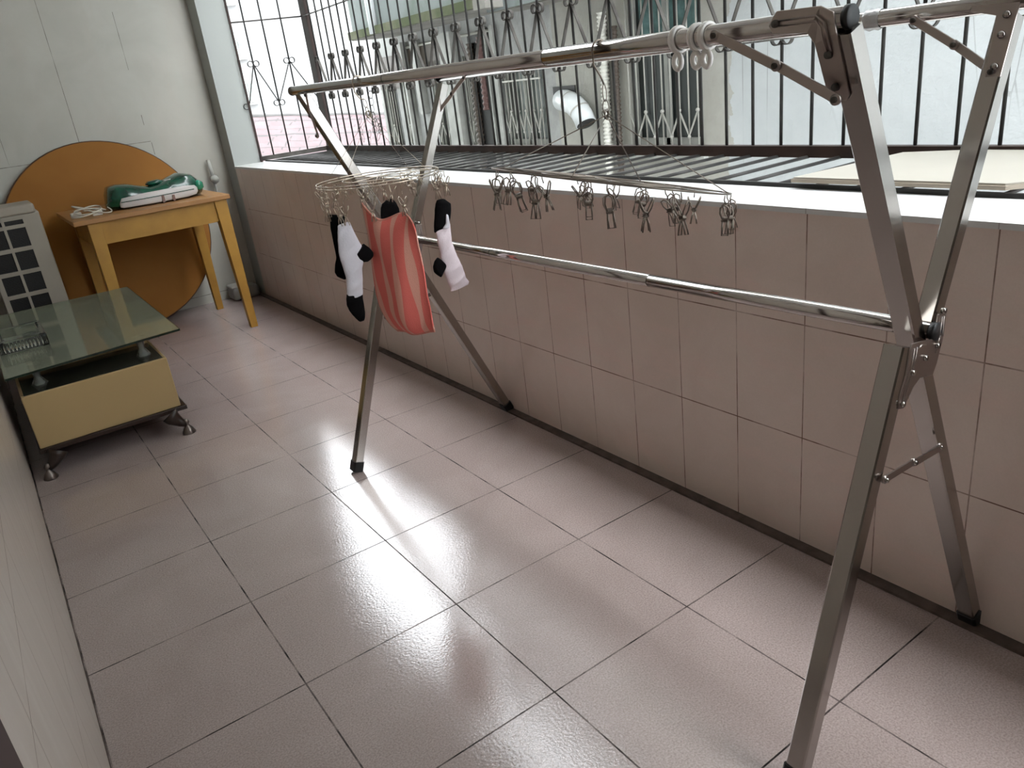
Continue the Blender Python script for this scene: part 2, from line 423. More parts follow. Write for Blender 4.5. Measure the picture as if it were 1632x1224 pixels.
# ================================================================ THE SETTING
YN, YF = -2.4, 4.40          # near and far end of the balcony
XL, XR, XO = -0.403, 1.194, 1.365
HS = 0.864                   # parapet height
struct(MB().box(XL-0.2, YN-0.2, -0.15, XO, YF+0.2, 0).build('floor', M['floor']), label='pinkish grey speckled square floor tiles with dark joints')
struct(MB().box(XL-0.2, YN-0.2, 2.62, XO, YF+0.2, 2.8).build('ceiling', M['ceiling']))
struct(MB().box(XR, YN, 0, XO, 4.22, HS-0.012).build('wall_right', M['wall_tile']), label='waist high parapet clad in glossy pinkish beige tiles')
struct(MB().box(XR-0.006, YN, HS-0.012, XO+0.03, 4.22, HS).build('trim_1', M['sill']), label='white tiled cap on the parapet')
struct(MB().box(XR-0.030, YN, 0, XR, YF, 0.007).build('baseboard_right', M['grout']), label='grey brown mortar strip along the foot of the parapet')
struct(MB().box(XL-0.2, YN-0.2, 0, XL, YF+0.2, 2.62).build('wall_left', M['left_tile']), label='left wall of glossy grey beige streaked tiles')
struct(MB().box(XL, YF, 0, XO, YF+0.2, 2.62).build('wall_far', M['end_wall']), label='off white end wall with cracked joints')
struct(MB().box(XR, 4.22, 0, XO, YF, 2.62).build('trim_2', M['pillar']), label='pale grey plastered pillar at the far end of the parapet')
struct(MB().box(XL, YN-0.2, 0, XO, YN, 2.62).build('wall_near', M['near_wall']))
struct(MB().box(XR, YN, 2.52, XO, 4.22, 2.62).build('wall_right_upper', M['outer']))
struct(MB().box(XL, -0.52, 0, XL+0.008, -0.40, 2.1).build('door_1', M['brown_cabinet']), label='reddish brown door frame edge on the left wall')
gl = MB()
for k in range(16):
    y = 1.15 + k*0.19 + random.uniform(-.04, .04); gl.box(XL, y, 0, XL+0.004, y+random.uniform(.03, .09), 0.004)
gl.box(XL, -1, 0, XL+0.002, 4.2, 0.002)
struct(gl.build('baseboard_left', M['grout']), label='broken dark dirt line along the foot of the left wall')

# ================================================================ SECURITY CAGE
CX, CY0, CY1 = 1.85, -1.72, 4.215
CZ = 0.872
cage = thing('window_cage', 'dark iron security cage of bars and scrollwork outside the opening', 'window grille', (CX, 1.2, CZ))
def iron(mb, name, mat='iron_strip'): return mb.build(name, M[mat], cage)
MB().box(CX-0.018, CY0, CZ-0.006, CX+0.012, CY1, CZ+0.028).build('bottom_rail', M['iron_brown'], cage)
MB().box(XO, CY1-0.006, CZ-0.002, CX, CY1+0.012, CZ+0.026).build('end_rail', M['iron_strip'], cage)
MB().box(CX-0.004, CY1-0.065, CZ, CX+0.02, CY1+0.02, 2.42).build('corner_post', M['iron_brown'], cage)
MB().box(XO+0.0, CY1-0.012, CZ-0.01, XO+0.012, CY1+0.002, 2.42).build('wall_post', M['iron_brown'], cage)
MB().box(XO+0.031, CY0, CZ-0.010, XO+0.040, CY1, CZ+0.002).build('inner_rail', M['iron'], cage)
MB().tube([(CX, CY0, 1.708), (CX, CY1, 1.708)], 0.0045, 8).tube([(CX, CY1, 1.708), (XO, CY1, 1.700)], 0.0045, 8).build('tie_rod', M['iron_strip'], cage)
MB().box(CX-0.012, CY0, 2.40, CX+0.012, CY1, 2.42).box(XO, CY1-0.01, 2.40, CX, CY1+0.01, 2.42).build('top_rail', M['iron_brown'], cage)
def scroll(c, du, dz, r=0.0195, turns=0.86, n=16):
    """points of one curl starting at c, opening along du (unit) and dz (+1/-1)"""
    pts = []
    for i in range(n+1):
        a = -0.25*math.pi + turns*2*math.pi*i/n
        rr = r*(1-0.22*i/n)
        pts.append(c + V(du)*(r - rr*math.cos(a+0.25*math.pi)) + V(0, 0, dz)*(rr*math.sin(a+0.25*math.pi)))
    return pts
K0, K1 = -21, 33
bars = [0.6455 + 0.1078*k for k in range(K0, K1+1)]
bars = [y for y in bars if CY0 + 0.02 < y < CY1 - 0.05]
ZT, ZB = 1.440, 1.211
for i, y in enumerate(bars):
    MB().tube([(CX, y, CZ+0.02), (CX, y, 2.40)], 0.0052, 8).build('upright_bar', M['iron'], cage)
    MB().tube([(XO+0.034, y, CZ-0.004), (CX-0.01, y, CZ-0.004)], 0.0052, 8).build('floor_bar', M['iron'], cage)
def apex_strip(p, q, pdz, qdz, side):
    """one leg of the zigzag with a curl at each end"""
    d = (q - p); h = V(d.x, d.y, 0).normalized()
    a = scroll(p, -h, -0.0 + (1 if pdz > 0 else -1)) if pdz else []
    b = scroll(q, h, (1 if qdz > 0 else -1)) if qdz else []
    # curl at p bends back away from the leg, curl at q likewise
    pts = list(reversed(a)) + [p + d*0.06, p + d*0.5, q - d*0.06] + b
    return pts
k_par = round((bars[0] - 0.6455)/0.1078)
for i in range(len(bars)-1):
    k = k_par + i
    top_first = (k % 2 == 0)
    p = V(CX, bars[i], ZT if top_first else ZB); q = V(CX, bars[i+1], ZB if top_first else ZT)
    pts = apex_strip(p, q, 1 if top_first else -1, -1 if top_first else 1, (1, 0, 0))
    strip('scroll_brace', pts, 0.015, 0.003, (1, 0, 0), M['iron_strip'], cage)
ex = [1.352, 1.461, 1.575, 1.70, 1.845]
for x in ex[1:4]:
    MB().tube([(x, CY1, CZ+0.02), (x, CY1, 2.40)], 0.0052, 8).build('upright_bar', M['iron'], cage)
for i in range(4):
    top_first = (i % 2 == 1)
    x0 = max(ex[i], XO+0.01)
    p = V(x0, CY1, ZT+.015 if top_first else ZB); q = V(ex[i+1], CY1, ZB if top_first else ZT+.015)
    pts = apex_strip(p, q, 1 if top_first else -1, -1 if top_first else 1, (0, 1, 0))
    strip('scroll_brace', pts, 0.012, 0.004, (0, 1, 0), M['iron'], cage)

# beige board lying on the cage floor
bd = thing('board', 'beige laminate board with cut corners lying on the cage floor at right', 'board', (1.58, -0.11, 0.880))
MB().prism([(1.383, .15), (1.78, .10), (1.83, -.05), (1.83, -.36), (1.45, -.375), (1.398, -.33)], 0.8805, 0.8925, 2).build('panel', M['beige_board'], bd)
MB().prism([(1.380, .155), (1.386, .150), (1.401, -.33), (1.452, -.371), (1.452, -.377), (1.393, -.333)], 0.8798, 0.8885, 2).build('edge_band', M['board_edge'], bd)

# ================================================================ OPPOSITE BUILDING
FX = 4.2
bld = thing('apartment_building', 'stained white apartment building facing the balcony across the alley', 'building', (FX, 3, -4))
# wall with openings cut out as a grid of blocks
wins = [(2.96, 3.70, 0.53, 1.95), (4.80, 5.43, 0.53, 1.27), (6.42, 6.78, 0.45, 1.42), (7.23, 7.44, 0.45, 1.42), (7.62, 7.95, 0.45, 1.42), (5.95, 6.10, 0.45, 1.42)]
ys = sorted(set([-7.0, 8.05] + [w[0] for w in wins] + [w[1] for w in wins]))
wm = MB()
for a, b_ in zip(ys[:-1], ys[1:]):
    w = next((w for w in wins if w[0] <= a and b_ <= w[1]), None)
    if w:
        wm.box(FX, a, -4, FX+0.25, b_, w[2]); wm.box(FX, a, w[3], FX+0.25, b_, 8.0)
    else: wm.box(FX, a, -4, FX+0.25, b_, 8.0)
wm.box(FX+0.25, -7.0, -4, FX+3.4, 8.05, 8.0)
wm.build('wall', M['facade'], bld)
def bwindow(w, pane, n, curtain=None, grille=True, mull=1):
    y0, y1, z0, z1 = w
    f = MB(); t = 0.035
    f.box(FX+0.02, y0, z0, FX+0.07, y1, z0+t*2.2); f.box(FX+0.02, y0, z1-t, FX+0.07, y1, z1)
    f.box(FX+0.02, y0, z0, FX+0.07, y0+t, z1); f.box(FX+0.02, y1-t, z0, FX+0.07, y1, z1)
    for i in range(mull):
        c = y0 + (y1-y0)*(i+1)/(mull+1); f.box(FX+0.02, c-t/2, z0, FX+0.06, c+t/2, z1)
    fo = f.build('window', M['frame_white'], bld)
    MB().box(FX+0.075, y0, z0, FX+0.085, y1, z1).build('pane', M[pane], fo)
    if curtain:
        cm = MB(); yy = y0 + (y1-y0)*curtain[1]; ye = y0 + (y1-y0)*curtain[2]; zz0 = z0 + (z1-z0)*curtain[3]
        N = 14
        pts = [(FX+0.065+0.006*math.sin(i*2.2), yy+(ye-yy)*i/N) for i in range(N+1)]
        cm.add([(p[0], p[1], z) for p in pts for z in (zz0, z1-0.04)], [(2*i, 2*i+2, 2*i+3, 2*i+1) for i in range(N)])
        cm.build('curtain', M[curtain[0]], fo)
    if grille:
        gm = MB(); m_ = n
        for i in range(m_+1):
            y = y0+0.02 + (y1-y0-0.04)*i/m_
            gm.tube([(FX-0.03, y, z0), (FX-0.03, y, z1)], 0.006, 6)
            zt = z0 + 0.33 if z1 < 1.5 else z0 + 0.27
            if i % 2 == 0 and i < m_:
                y2 = y0+0.02 + (y1-y0-0.04)*(i+1)/m_
                gm.beam((FX-0.035, y, zt), (FX-0.035, y2, zt-0.17), 0.012, 0.008)
                gm.ball((FX-0.035, y, zt+.008), 0.015, 8); gm.ball((FX-0.035, y2, zt-.178), 0.013, 8)
            elif i < m_:
                y2 = y0+0.02 + (y1-y0-0.04)*(i+1)/m_
                gm.beam((FX-0.035, y, zt-0.17), (FX-0.035, y2, zt), 0.012, 0.008)
        gm.box(FX-0.04, y0, z1-0.14, FX-0.03, y1, z1-0.125); gm.box(FX-0.04, y0, z0+0.01, FX-0.03, y1, z0+0.02)
        gm.build('window_grille', M['grille_grey'], fo)
    return fo
bwindow(wins[0], 'pane_dark', 8, ('curtain_teal', 0.0, 0.9, 0.56))
bwindow(wins[1], 'pane_grey', 10, None)
bwindow(wins[2], 'pane_grey', 4, ('curtain_blue', 0.15, 0.6, 0.0))
bwindow(wins[3], 'pane_grey', 4, None, mull=0)
bwindow(wins[4], 'pane_dark', 5, None)
bwindow(wins[5], 'pane_dark', 3, None, mull=0)
MB().box(FX-0.10, 7.60, 0.36, FX+0.0, 8.0, 0.44).box(FX-0.10, 6.40, 0.36, FX, 6.85, 0.44).box(FX-0.06, 4.76, 0.46, FX, 5.46, 0.53).box(FX-0.05, 2.92, 0.46, FX, 3.73, 0.53).build('window_sill', M['frame_white'], bld)
# shade under the slab as dark sheet and boxes, door rails
MB().box(FX-0.02, 5.46, 0.0, FX, 5.93, 1.60).build('recess_shade', M['black'], bld)  # black sheet stands in for the shade of a recess
MB().box(FX-0.02, 6.42, 1.20, FX-0.005, 7.18, 1.62).box(FX-0.02, 7.46, 1.20, FX-0.005, 7.98, 1.55).build('lintel_shade', M['ribbed_dark'], bld)  # dark boxes stand in for curtains and shade above the windows
MB().box(FX-0.05, 5.44, 0.3, FX-0.02, 5.50, 1.64).box(FX-0.05, 5.58, 0.3, FX-0.02, 5.63, 1.64).build('door_post', M['frame_white'], bld)
MB().tube([(FX-0.03, 5.45, 1.60), (FX-0.03, 7.3, 1.60)], 0.014, 8).build('curtain_pole', M['grille_grey'], bld)
# white columns in front of the left half
MB().box(FX-0.10, 6.13, 0.0, FX, 6.37, 1.66).build('column', M['frame_white'], bld)
MB().box(FX-0.10, 7.18-0.0, 0.0, FX, 7.46-0.24, 1.66).build('column', M['frame_white'], bld)
MB().box(FX-0.08, 6.9, 0.9, FX, 7.0, 1.66).build('column', M['frame_white'], bld)
# balcony above, mossy slab edge
sl = MB().box(3.70, 4.86, 1.735, FX, 7.52, 1.80).build('balcony_slab', M['concrete'], bld)
MB().box(3.675, 4.88, 1.745, 3.70, 7.54, 1.822).build('slab_edge', M['moss'], sl)
MB().box(3.72, 4.9, 1.80, 3.84, 7.5, 2.75).build('balcony_parapet', M['parapet'], bld)
MB().box(3.84, 7.38, 1.80, FX, 7.49, 2.74).build('balcony_side', M['parapet'], bld)
MB().cyl((3.69, 6.92, 2.2), (0, 0, 1), 0.05, 0.9).build('drain_pipe', M['pvc'], bld)
MB().box(3.88, 2.2, 1.70, FX, 5.04, 1.76).build('canopy', M['concrete'], bld)
MB().box(3.86, 2.2, 1.71, 3.88, 5.06, 1.86).build('canopy_edge', M['parapet'], bld)
MB().box(3.62, 4.72, 1.72, 3.80, 4.90, 1.80).build('slab_corner', M['concrete'], bld)
# vent opening and bent exhaust pipe
MB().box(FX-0.012, 4.36, 0.93, FX-0.002, 4.66, 1.05).build('vent_opening', M['black'], bld)
duct = thing('exhaust_pipe', 'pale grey bent exhaust pipe sticking out of the facade', 'pipe', (4.1, 4.4, 0.9))
path = [(4.20, 4.56, 0.935), (4.165, 4.47, 0.935), (4.135, 4.38, 0.922), (4.115, 4.29, 0.892), (4.105, 4.22, 0.85), (4.098, 4.165, 0.795), (4.093, 4.135, 0.745)]
MB().tube(path, 0.088, 24).build('elbow', M['pvc'], duct)
MB().tube([path[2], V(path[2]).lerp(V(path[3]), .15)], 0.0905, 24, caps=False).tube([path[4], V(path[4]).lerp(V(path[5]), .2)], 0.0905, 24, caps=False).build('seam', M['grille_grey'], duct)
pe, pd = V(path[-1]), (V(path[-1])-V(path[-2])).normalized()
MB().cyl(pe+pd*0.002, pd, 0.080, 0.004, 24).build('opening', M['black'], duct)
def hose(name, y, z0, z1, r, mat, label, x=FX-0.06, amp=0.007, pitch=0.030):
    n = int((z1-z0)/pitch*4); pts = []; rs = []
    for i in range(n+1):
        z = z0+(z1-z0)*i/n; pts.append((x+0.02*math.sin(z*1.3), y+0.012*math.sin(z*2.1), z)); rs.append(r+amp*math.sin(i*math.pi/2+0.4))
    return tag(MB().tube(pts, rs, 14).build(name, M[mat]), label, 'hose')
hose('corrugated_hose', 3.93, -0.4, 1.56, 0.034, 'ribbed', 'pale corrugated hose running up the facade beside the dark window')
hose('corrugated_hose', 3.80, -0.4, 1.45, 0.026, 'ribbed_dark', 'dark brown corrugated hose next to the pale one', amp=0.005)
hose('corrugated_hose', 5.68, 0.9, 1.56, 0.036, 'ribbed_red', 'faded red corrugated hose under the mossy slab', pitch=0.05)
hose('corrugated_hose', 5.86, -0.4, 1.52, 0.036, 'ribbed_dark', 'dark ribbed hose left of the faded red one', amp=0.008, pitch=0.05)

# far white block with a column of windows, tiled roof in front of it
far = thing('distant_building', 'bright white building far behind the tiled roof', 'building', (18, 36, -6))
MB().box(8.6, 32, -8, 40, 40, 9.5).build('wall', M['far_wall'], far)
for z in (1.95, 3.62, 5.55, 7.4):
    f = MB().box(9.98, 31.90, z-0.62, 10.42, 32, z+0.58).build('window', M['frame_white'], far)
    MB().box(10.02, 31.87, z-0.55, 10.19, 31.91, z+0.10).box(10.21, 31.87, z-0.55, 10.38, 31.91, z+0.10).box(10.02, 31.87, z+0.14, 10.38, 31.91, z+0.52).build('pane', M['pane_grey'], f)
    MB().box(9.9, 31.75, z-0.70, 10.5, 32, z-0.64).build('ledge', M['frame_white'], f)
house = thing('tiled_roof_house', 'low house under a faded pink tiled roof beyond the cage corner', 'house', (8, 16, -6))
def lerp(a, b, t): return a+(b-a)*t
RA, RB, RC, RD = V(5.2, 20, 1.03), V(16.0, 20, -0.15), V(7.6, 9.6, -0.26), V(2.4, 9.6, 0.32)
NR = 12
rm = bpy.data.meshes.new('roof'); vs = []; fs = []; uvs = []
for r in range(NR+1):
    t = r/NR
    a = RA.lerp(RD, t); b_ = RB.lerp(RC, t)
    for lift in (0.0, 0.05):
        for c in range(25):
            p = a.lerp(b_, c/24); p.z += lift + 0.015*math.sin(c*1.7+r); vs.append(tuple(p - house.location)); uvs.append((c/24*22, t*9 + (0.12 if lift else 0)))
n = 25
for r in range(NR):
    lo = (2*r)*n; hi = (2*r+1)*n; nx = (2*r+2)*n
    for c in range(n-1):
        fs.append((hi+c, hi+c+1, nx+c+1, nx+c)); fs.append((lo+c, lo+c+1, hi+c+1, hi+c))
rm.from_pydata(vs, [], fs); ul = rm.uv_layers.new(name='uv')
for lp in rm.loops: ul.data[lp.index].uv = uvs[lp.vertex_index]
rm.materials.append(M['roof']); ro = bpy.data.objects.new('roof', rm); COL.objects.link(ro); ro.parent = house
MB().tube([RA+V(-.2, 0, .02), RB+V(0, 0, .02)], 0.11, 8).build('ridge', M['roof_ridge'], house)
MB().add([(5.2, 20, 0.98), (16, 20, -0.2), (7.6, 9.8, -0.36), (2.6, 9.8, 0.2), (5.2, 20, -6), (16, 20, -6), (7.6, 9.8, -6), (2.6, 9.8, -6)],
         [(3, 2, 6, 7), (0, 3, 7, 4), (2, 1, 5, 6), (1, 0, 4, 5), (4, 7, 6, 5)]).build('wall', M['facade'], house)
# alley ground between the buildings
struct(MB().box(1.42, -8, -4.2, 40, 45, -4.0).build('ground', M['ground']))
# own building's outer face below and above the balcony, extended unseen to shade facade
struct(MB().box(XL-0.2, -8, -4, XO-0.01, YF+0.2, -0.15).box(XL-0.2, -8, 2.8, XO-0.01, YF+0.2, 9.0).box(XL-3, YF+0.22, -4, XO-0.01, 15, 9.0).build('wall_outer_blocker', M['outer']))

# ================================================================ DRYING RACK
rack = thing('clothes_drying_rack', 'tall folding stainless steel drying rack with crossed legs beside the parapet', 'drying rack', (0.9, 0.4, 0))
YNF, YFF = -0.45, 1.28     # planes of the two leg frames
RL0, RL1 = V(0.652, -0.459, 1.2262), V(0.612, 1.352, 1.2385)   # camera-side rail
RR0, RR1 = V(1.070, -0.50, 1.2225), V(1.112, 1.33, 1.224)      # wall-side rail
def lerpy(a, b, y): return a.lerp(b, (y-a.y)/(b.y-a.y))
def rail(a, b, split, name='rail'):
    o = MB().tube([a, lerpy(a, b, split)], 0.0140, 24).build(name, M['chrome'], rack)
    j = MB().tube([lerpy(a, b, split-0.001), b], 0.0130, 24).build('inner_tube', M['chrome'], o)
    for y in (split+0.62, ):
        if y < b.y: MB().tube([lerpy(a, b, y), lerpy(a, b, y+0.0015)], 0.0134, 24, caps=False).build('joint_ring', M['iron'], o)
    return o
o = rail(RL0, RL1, 0.13, 'hanging_rail')
MB().tube([lerpy(RL0, RL1, 0.129), lerpy(RL0, RL1, 0.1305)], 0.0143, 24, caps=False).build('joint_ring', M['iron'], o)
rail(RR0, RR1, 0.2, 'hanging_rail')
def cap(c, d, r=0.0147):
    d = V(d).normalized(); MB().tube([V(c)-d*0.005, V(c)+d*0.002, V(c)+d*0.0032], [r, r, r*0.93], 24).build('end_cap', M['rubber'], rack)
cap(RL0, RL0-RL1); cap(RR0, RR0-RR1); cap(RR1, RR1-RR0); 
MB().tube([RL1-V(0, .004, 0), RL1+V(0, .004, 0), RL1+V(0, .010, 0)], [0.0135, 0.0135, 0.009], 20).build('end_cap', M['steel_dull'], rack)
MR0, MR1 = V(0.889, -0.475, 0.757), V(0.872, 1.27, 0.7455)
o = rail(MR0, MR1, 0.15, 'middle_rail'); cap(MR0, MR0-MR1, 0.0155)
MB().tube([lerpy(MR0, MR1, 0.149), lerpy(MR0, MR1, 0.1505)], 0.0143, 24, caps=False).build('joint_ring', M['iron'], o)
def leg(a, b, name='leg', w=0.030, d=0.034, foot=None):
    a, b = V(a), V(b)
    o = MB().beam(a, b, w, d, up=(0, 1, 0), bev=0.0025).build(name, M['steel'], rack)
    if foot == 'a':
        dd = (b-a).normalized()
        MB().beam(a-dd*0.008, a+dd*0.026, w+0.006, d+0.006, up=(0, 1, 0), bev=0.004).build('foot_cap', M['rubber'], o)
    return o
def frame(y, straight, lower, upper, plate, ribs, rivets):
    """one X: straight leg A, and leg B split in a lower and an upper half joined by the hinge plate"""
    (a0, a1), (l0, l1), (u0, u1) = straight, lower, upper
    leg((a0[0], y, a0[1]), (a1[0], y, a1[1]), foot='a')
    leg((l0[0], y-0.008, l0[1]), (l1[0], y-0.008, l1[1]), foot='a')
    leg((u0[0], y-0.004, u0[1]), (u1[0], y-0.004, u1[1]), w=0.028, d=0.030)
    k = len(plate); yf = y-0.027
    vs = [(x, yf, z) for x, z in plate] + [(x, yf+0.003, z) for x, z in plate]
    o = MB().add(vs, [tuple(range(k)), tuple(range(k, 2*k))[::-1]] + [(i, (i+1) % k, k+(i+1) % k, k+i) for i in range(k)]).build('hinge_plate', M['steel_dull'], rack, bevel=0.001)
    for q in ribs: MB().tube([(x, yf-0.0003, z) for x, z in q], 0.0013, 6).build('pressed_rib', M['steel_dull'], o)
    for x, z in rivets: MB().cyl((x, yf-0.001, z), (0, 1, 0), 0.0046, 0.006, 12).build('rivet', M['steel'], o)
PL = [(0.818, 0.757), (0.848, 0.753), (0.884, 0.746), (0.889, 0.785), (0.913, 0.782), (0.912, 0.745), (0.898, 0.700), (0.888, 0.682), (0.850, 0.690), (0.832, 0.680), (0.808, 0.652), (0.792, 0.656), (0.796, 0.680), (0.808, 0.708), (0.814, 0.748)]
RB = [[(0.905, 0.778), (0.905, 0.745), (0.898, 0.748), (0.890, 0.72)], [(0.899, 0.778), (0.898, 0.750), (0.888, 0.738)], [(0.824, 0.748), (0.821, 0.720), (0.812, 0.700), (0.800, 0.665)], [(0.832, 0.748), (0.829, 0.722), (0.818, 0.698), (0.806, 0.665)], [(0.834, 0.742), (0.845, 0.747), (0.858, 0.744)]]
RV = [(0.902, 0.788), (0.892, 0.732), (0.858, 0.722), (0.824, 0.708), (0.802, 0.662)]
frame(YNF, ((1.194, 0.012), (0.652, 1.213)), ((0.580, 0.012), (0.813, 0.752)), ((0.898, 0.757), (1.066, 1.202)), PL, RB, RV)
sh = lambda q: [(0.863 + (x-0.855)*1.02, z) for x, z in q]
frame(YFF, ((1.178, 0.012), (0.610, 1.232)), ((0.528, 0.012), (0.792, 0.752)), ((0.895, 0.757), (1.092, 1.202)), sh(PL), [sh(q) for q in RB], sh(RV))
def stay(a, m_, b, name='folding_stay', w=0.013):
    a, m_, b = V(a), V(m_), V(b)
    st = MB(); side = (b-a).cross(V(1, 0, 0)).normalized()
    st.beam(a, m_, 0.003, w, up=side, bev=0.0006).beam(m_+V(0.003, 0, 0)-(b-m_)*0.05, b+V(0.003, 0, 0), 0.003, w, up=side, bev=0.0006)
    for p in (a, m_, b): st.cyl(p, (1, 0, 0), w*0.56, 0.004, 14)
    o = st.build(name, M['steel_dull'], rack)
    for p in (a, m_, b): MB().cyl(p - V(0.003, 0, 0), (1, 0, 0), 0.0040, 0.005, 12).build('rivet', M['iron_strip'], o)
# stays bracing rail to leg, fixed on the camera-facing sides
stay((0.634, -0.262, 1.2265), (0.640, -0.360, 1.179), (0.646, -0.446, 1.132))
stay((1.056, -0.312, 1.213), (1.046, -0.385, 1.170), (1.024, -0.455, 1.128))
stay((1.094, 1.145, 1.215), (1.083, 1.215, 1.172), (1.052, 1.272, 1.120))
stay((0.598, 1.215, 1.222), (0.610, 1.245, 1.165), (0.634, 1.285, 1.105))
def low_stay(a, m_, b, y):
    st = MB()
    st.beam((a[0], y, a[1]), (m_[0], y, m_[1]), 0.012, 0.003, up=(0, 1, 0)); st.beam((m_[0], y-0.003, m_[1]), (b[0], y-0.003, b[1]), 0.012, 0.003, up=(0, 1, 0))
    for p in (a, m_, b): st.cyl((p[0], y, p[1]), (0, 1, 0), 0.0072, 0.004, 14)
    o = st.build('spreader_stay', M['steel_dull'], rack)
    for p in (a, m_, b): MB().cyl((p[0], y-0.003, p[1]), (0, 1, 0), 0.004, 0.006, 12).build('rivet', M['steel'], o)
low_stay((0.762, 0.545), (0.845, 0.543), (0.925, 0.540), YNF-0.030)
low_stay((0.742, 0.50), (0.84, 0.53), (0.930, 0.535), YFF-0.002)
# corner brackets joining rail and leg at the near end
pts = [(-0.360, 1.238), (-0.366, 1.245), (-0.43, 1.243), (-0.448, 1.234), (-0.452, 1.21), (-0.452, 1.135), (-0.446, 1.128), (-0.426, 1.128), (-0.421, 1.135), (-0.419, 1.20), (-0.412, 1.214), (-0.36, 1.218), (-0.354, 1.228)]
k = len(pts)
vs = []
for t in (0, 0.003):
    for py, pz in pts:
        xx = 0.632 if pz > 1.213 else 0.632 + (1.213-pz)*0.44
        vs.append((xx + t, py, pz))
o = MB().add(vs, [tuple(range(k)), tuple(range(k, 2*k))[::-1]] + [(i, (i+1) % k, k+(i+1) % k, k+i) for i in range(k)]).build('corner_bracket', M['steel_dull'], rack, bevel=0.001)
rb = MB()
for e in (0.0, 0.006):
    MB().tube([(0.6305, -0.37, 1.233-e), (0.6305, -0.425, 1.2325-e), (0.6305, -0.436+e*.6, 1.224-e), (0.633, -0.440+e, 1.205), (0.640, -0.441+e, 1.19)], 0.0013, 6).build('pressed_rib', M['steel_dull'], o)
for py, pz in ((-0.366, 1.230), (-0.436, 1.186), (-0.436, 1.146)): MB().cyl((0.631 if pz > 1.213 else 0.631+(1.213-pz)*0.44, py, pz), (1, 0, 0), 0.005, 0.006, 12).build('rivet', M['iron_strip'], o)
pts2 = [(-0.40, 1.236), (-0.47, 1.236), (-0.470, 1.12), (-0.448, 1.12), (-0.440, 1.205), (-0.40, 1.215)]
k = len(pts2); vs = []
for t in (0, 0.003):
    for py, pz in pts2: vs.append((1.066 - (1.236-pz)*0.37 - 0.003 + t, py, pz))
o = MB().add(vs, [tuple(range(k)), tuple(range(k, 2*k))[::-1]] + [(i, (i+1) % k, k+(i+1) % k, k+i) for i in range(k)]).build('corner_bracket', M['steel_dull'], rack, bevel=0.001)
for py, pz in ((-0.457, 1.205), (-0.457, 1.178), (-0.459, 1.135)): MB().cyl((1.063-(1.236-pz)*0.37-0.003, py, pz), (1, 0, 0), 0.005, 0.006, 12).build('rivet', M['steel'], o)
MB().tube([lerpy(RR0, RR1, y) for y in (-0.245, -0.238, -0.23, -0.222, -0.215)], [0.0155, 0.0185, 0.0165, 0.0185, 0.0155], 16, caps=False).build('plastic_film', M['film'], rack)

# ring clips on the camera-side rail
def ring_clip(y, label):
    c = lerpy(RL0, RL1, y); r = thing('rail_clip', label, 'plastic clip', c, 'white plastic ring clips on the near rail')
    n = 28; pts = [c + V(math.cos(a)*0.0170, 0, math.sin(a)*0.0170) for a in [2*math.pi*i/n for i in range(n)]]
    m = MB()
    m.tube([p + V(0, -0.0028, 0) for p in pts], 0.0026, 8, closed=True).tube([p + V(0, 0.0028, 0) for p in pts], 0.0026, 8, closed=True)
    m.build('ring', M['white_clip'], r)
    # tab with a slot: a flattened loop
    t = []
    for i in range(24):
        a = 2*math.pi*i/24; t.append(c + V(-0.004, math.cos(a)*0.0072, -0.0305 + math.sin(a)*0.0105))
    MB().tube(t, 0.0040, 8, closed=True).build('tab', M['white_clip'], r)
ring_clip(-0.183, 'white plastic ring clip on the rail, farthest left of three')
ring_clip(-0.219, 'white plastic ring clip on the rail, middle one of three')
ring_clip(-0.238, 'white plastic ring clip on the rail, nearest the folding stay')

# ================================================================ HANGERS WITH CLIPS
def clip_mesh():
    """wire peg hanging from its top loop at the origin, about 5 cm long"""
    m = MB(); r = 0.00095
    m.tube([(0, 0, 0), (0.001, 0, -0.006), (-0.001, 0, -0.012)], r*0.8, 5)
    # handle loops
    for s in (-1, 1):
        m.tube([(0.0035, s*0.001, -0.030), (0.006, s*0.005, -0.022), (0.005, s*0.0085, -0.014), (0, s*0.009, -0.011), (-0.005, s*0.0085, -0.014), (-0.006, s*0.005, -0.022), (-0.0035, s*0.001, -0.030)], r, 6)
        m.tube([(0.0032, 0.0, -0.030), (0.0036, -s*0.003, -0.040), (0.0040, -s*0.0045, -0.050), (-0.0040, -s*0.0045, -0.050), (-0.0036, -s*0.003, -0.040), (-0.0032, 0.0, -0.030)], r, 6)
    pts = [(-0.0042+0.0084*i/30, 0.0030*math.cos(i*1.25), -0.030+0.0030*math.sin(i*1.25)) for i in range(31)]
    m.tube(pts, r, 6)
    return m
_c = clip_mesh()
clip_me = bpy.data.meshes.new('wire_clip'); clip_me.from_pydata(_c.v, [], _c.f); clip_me.polygons.foreach_set('use_smooth', _c.sm); clip_me.materials.append(M['wire'])
clip_me2 = clip_me.copy(); clip_me2.materials[0] = M['wire_old']
def chainlinks(m, a, b, n=5, lw=0.0045, r=0.0009):
    a, b = V(a), V(b); d = (b-a)
    for i in range(n):
        p, q = a + d*(i/n), a + d*((i+1.12)/n); L = (q-p).length; ax = (q-p).normalized()
        s1 = ax.cross(V(1, 0.3, 0) if i % 2 else V(0.3, -1, 0)).normalized()
        pts = []
        for k in range(14):
            t = 2*math.pi*k/14; pts.append((p+q)/2 + ax*math.cos(t)*L/2 + s1*math.sin(t)*lw)
        m.tube(pts, r, 5, closed=True)
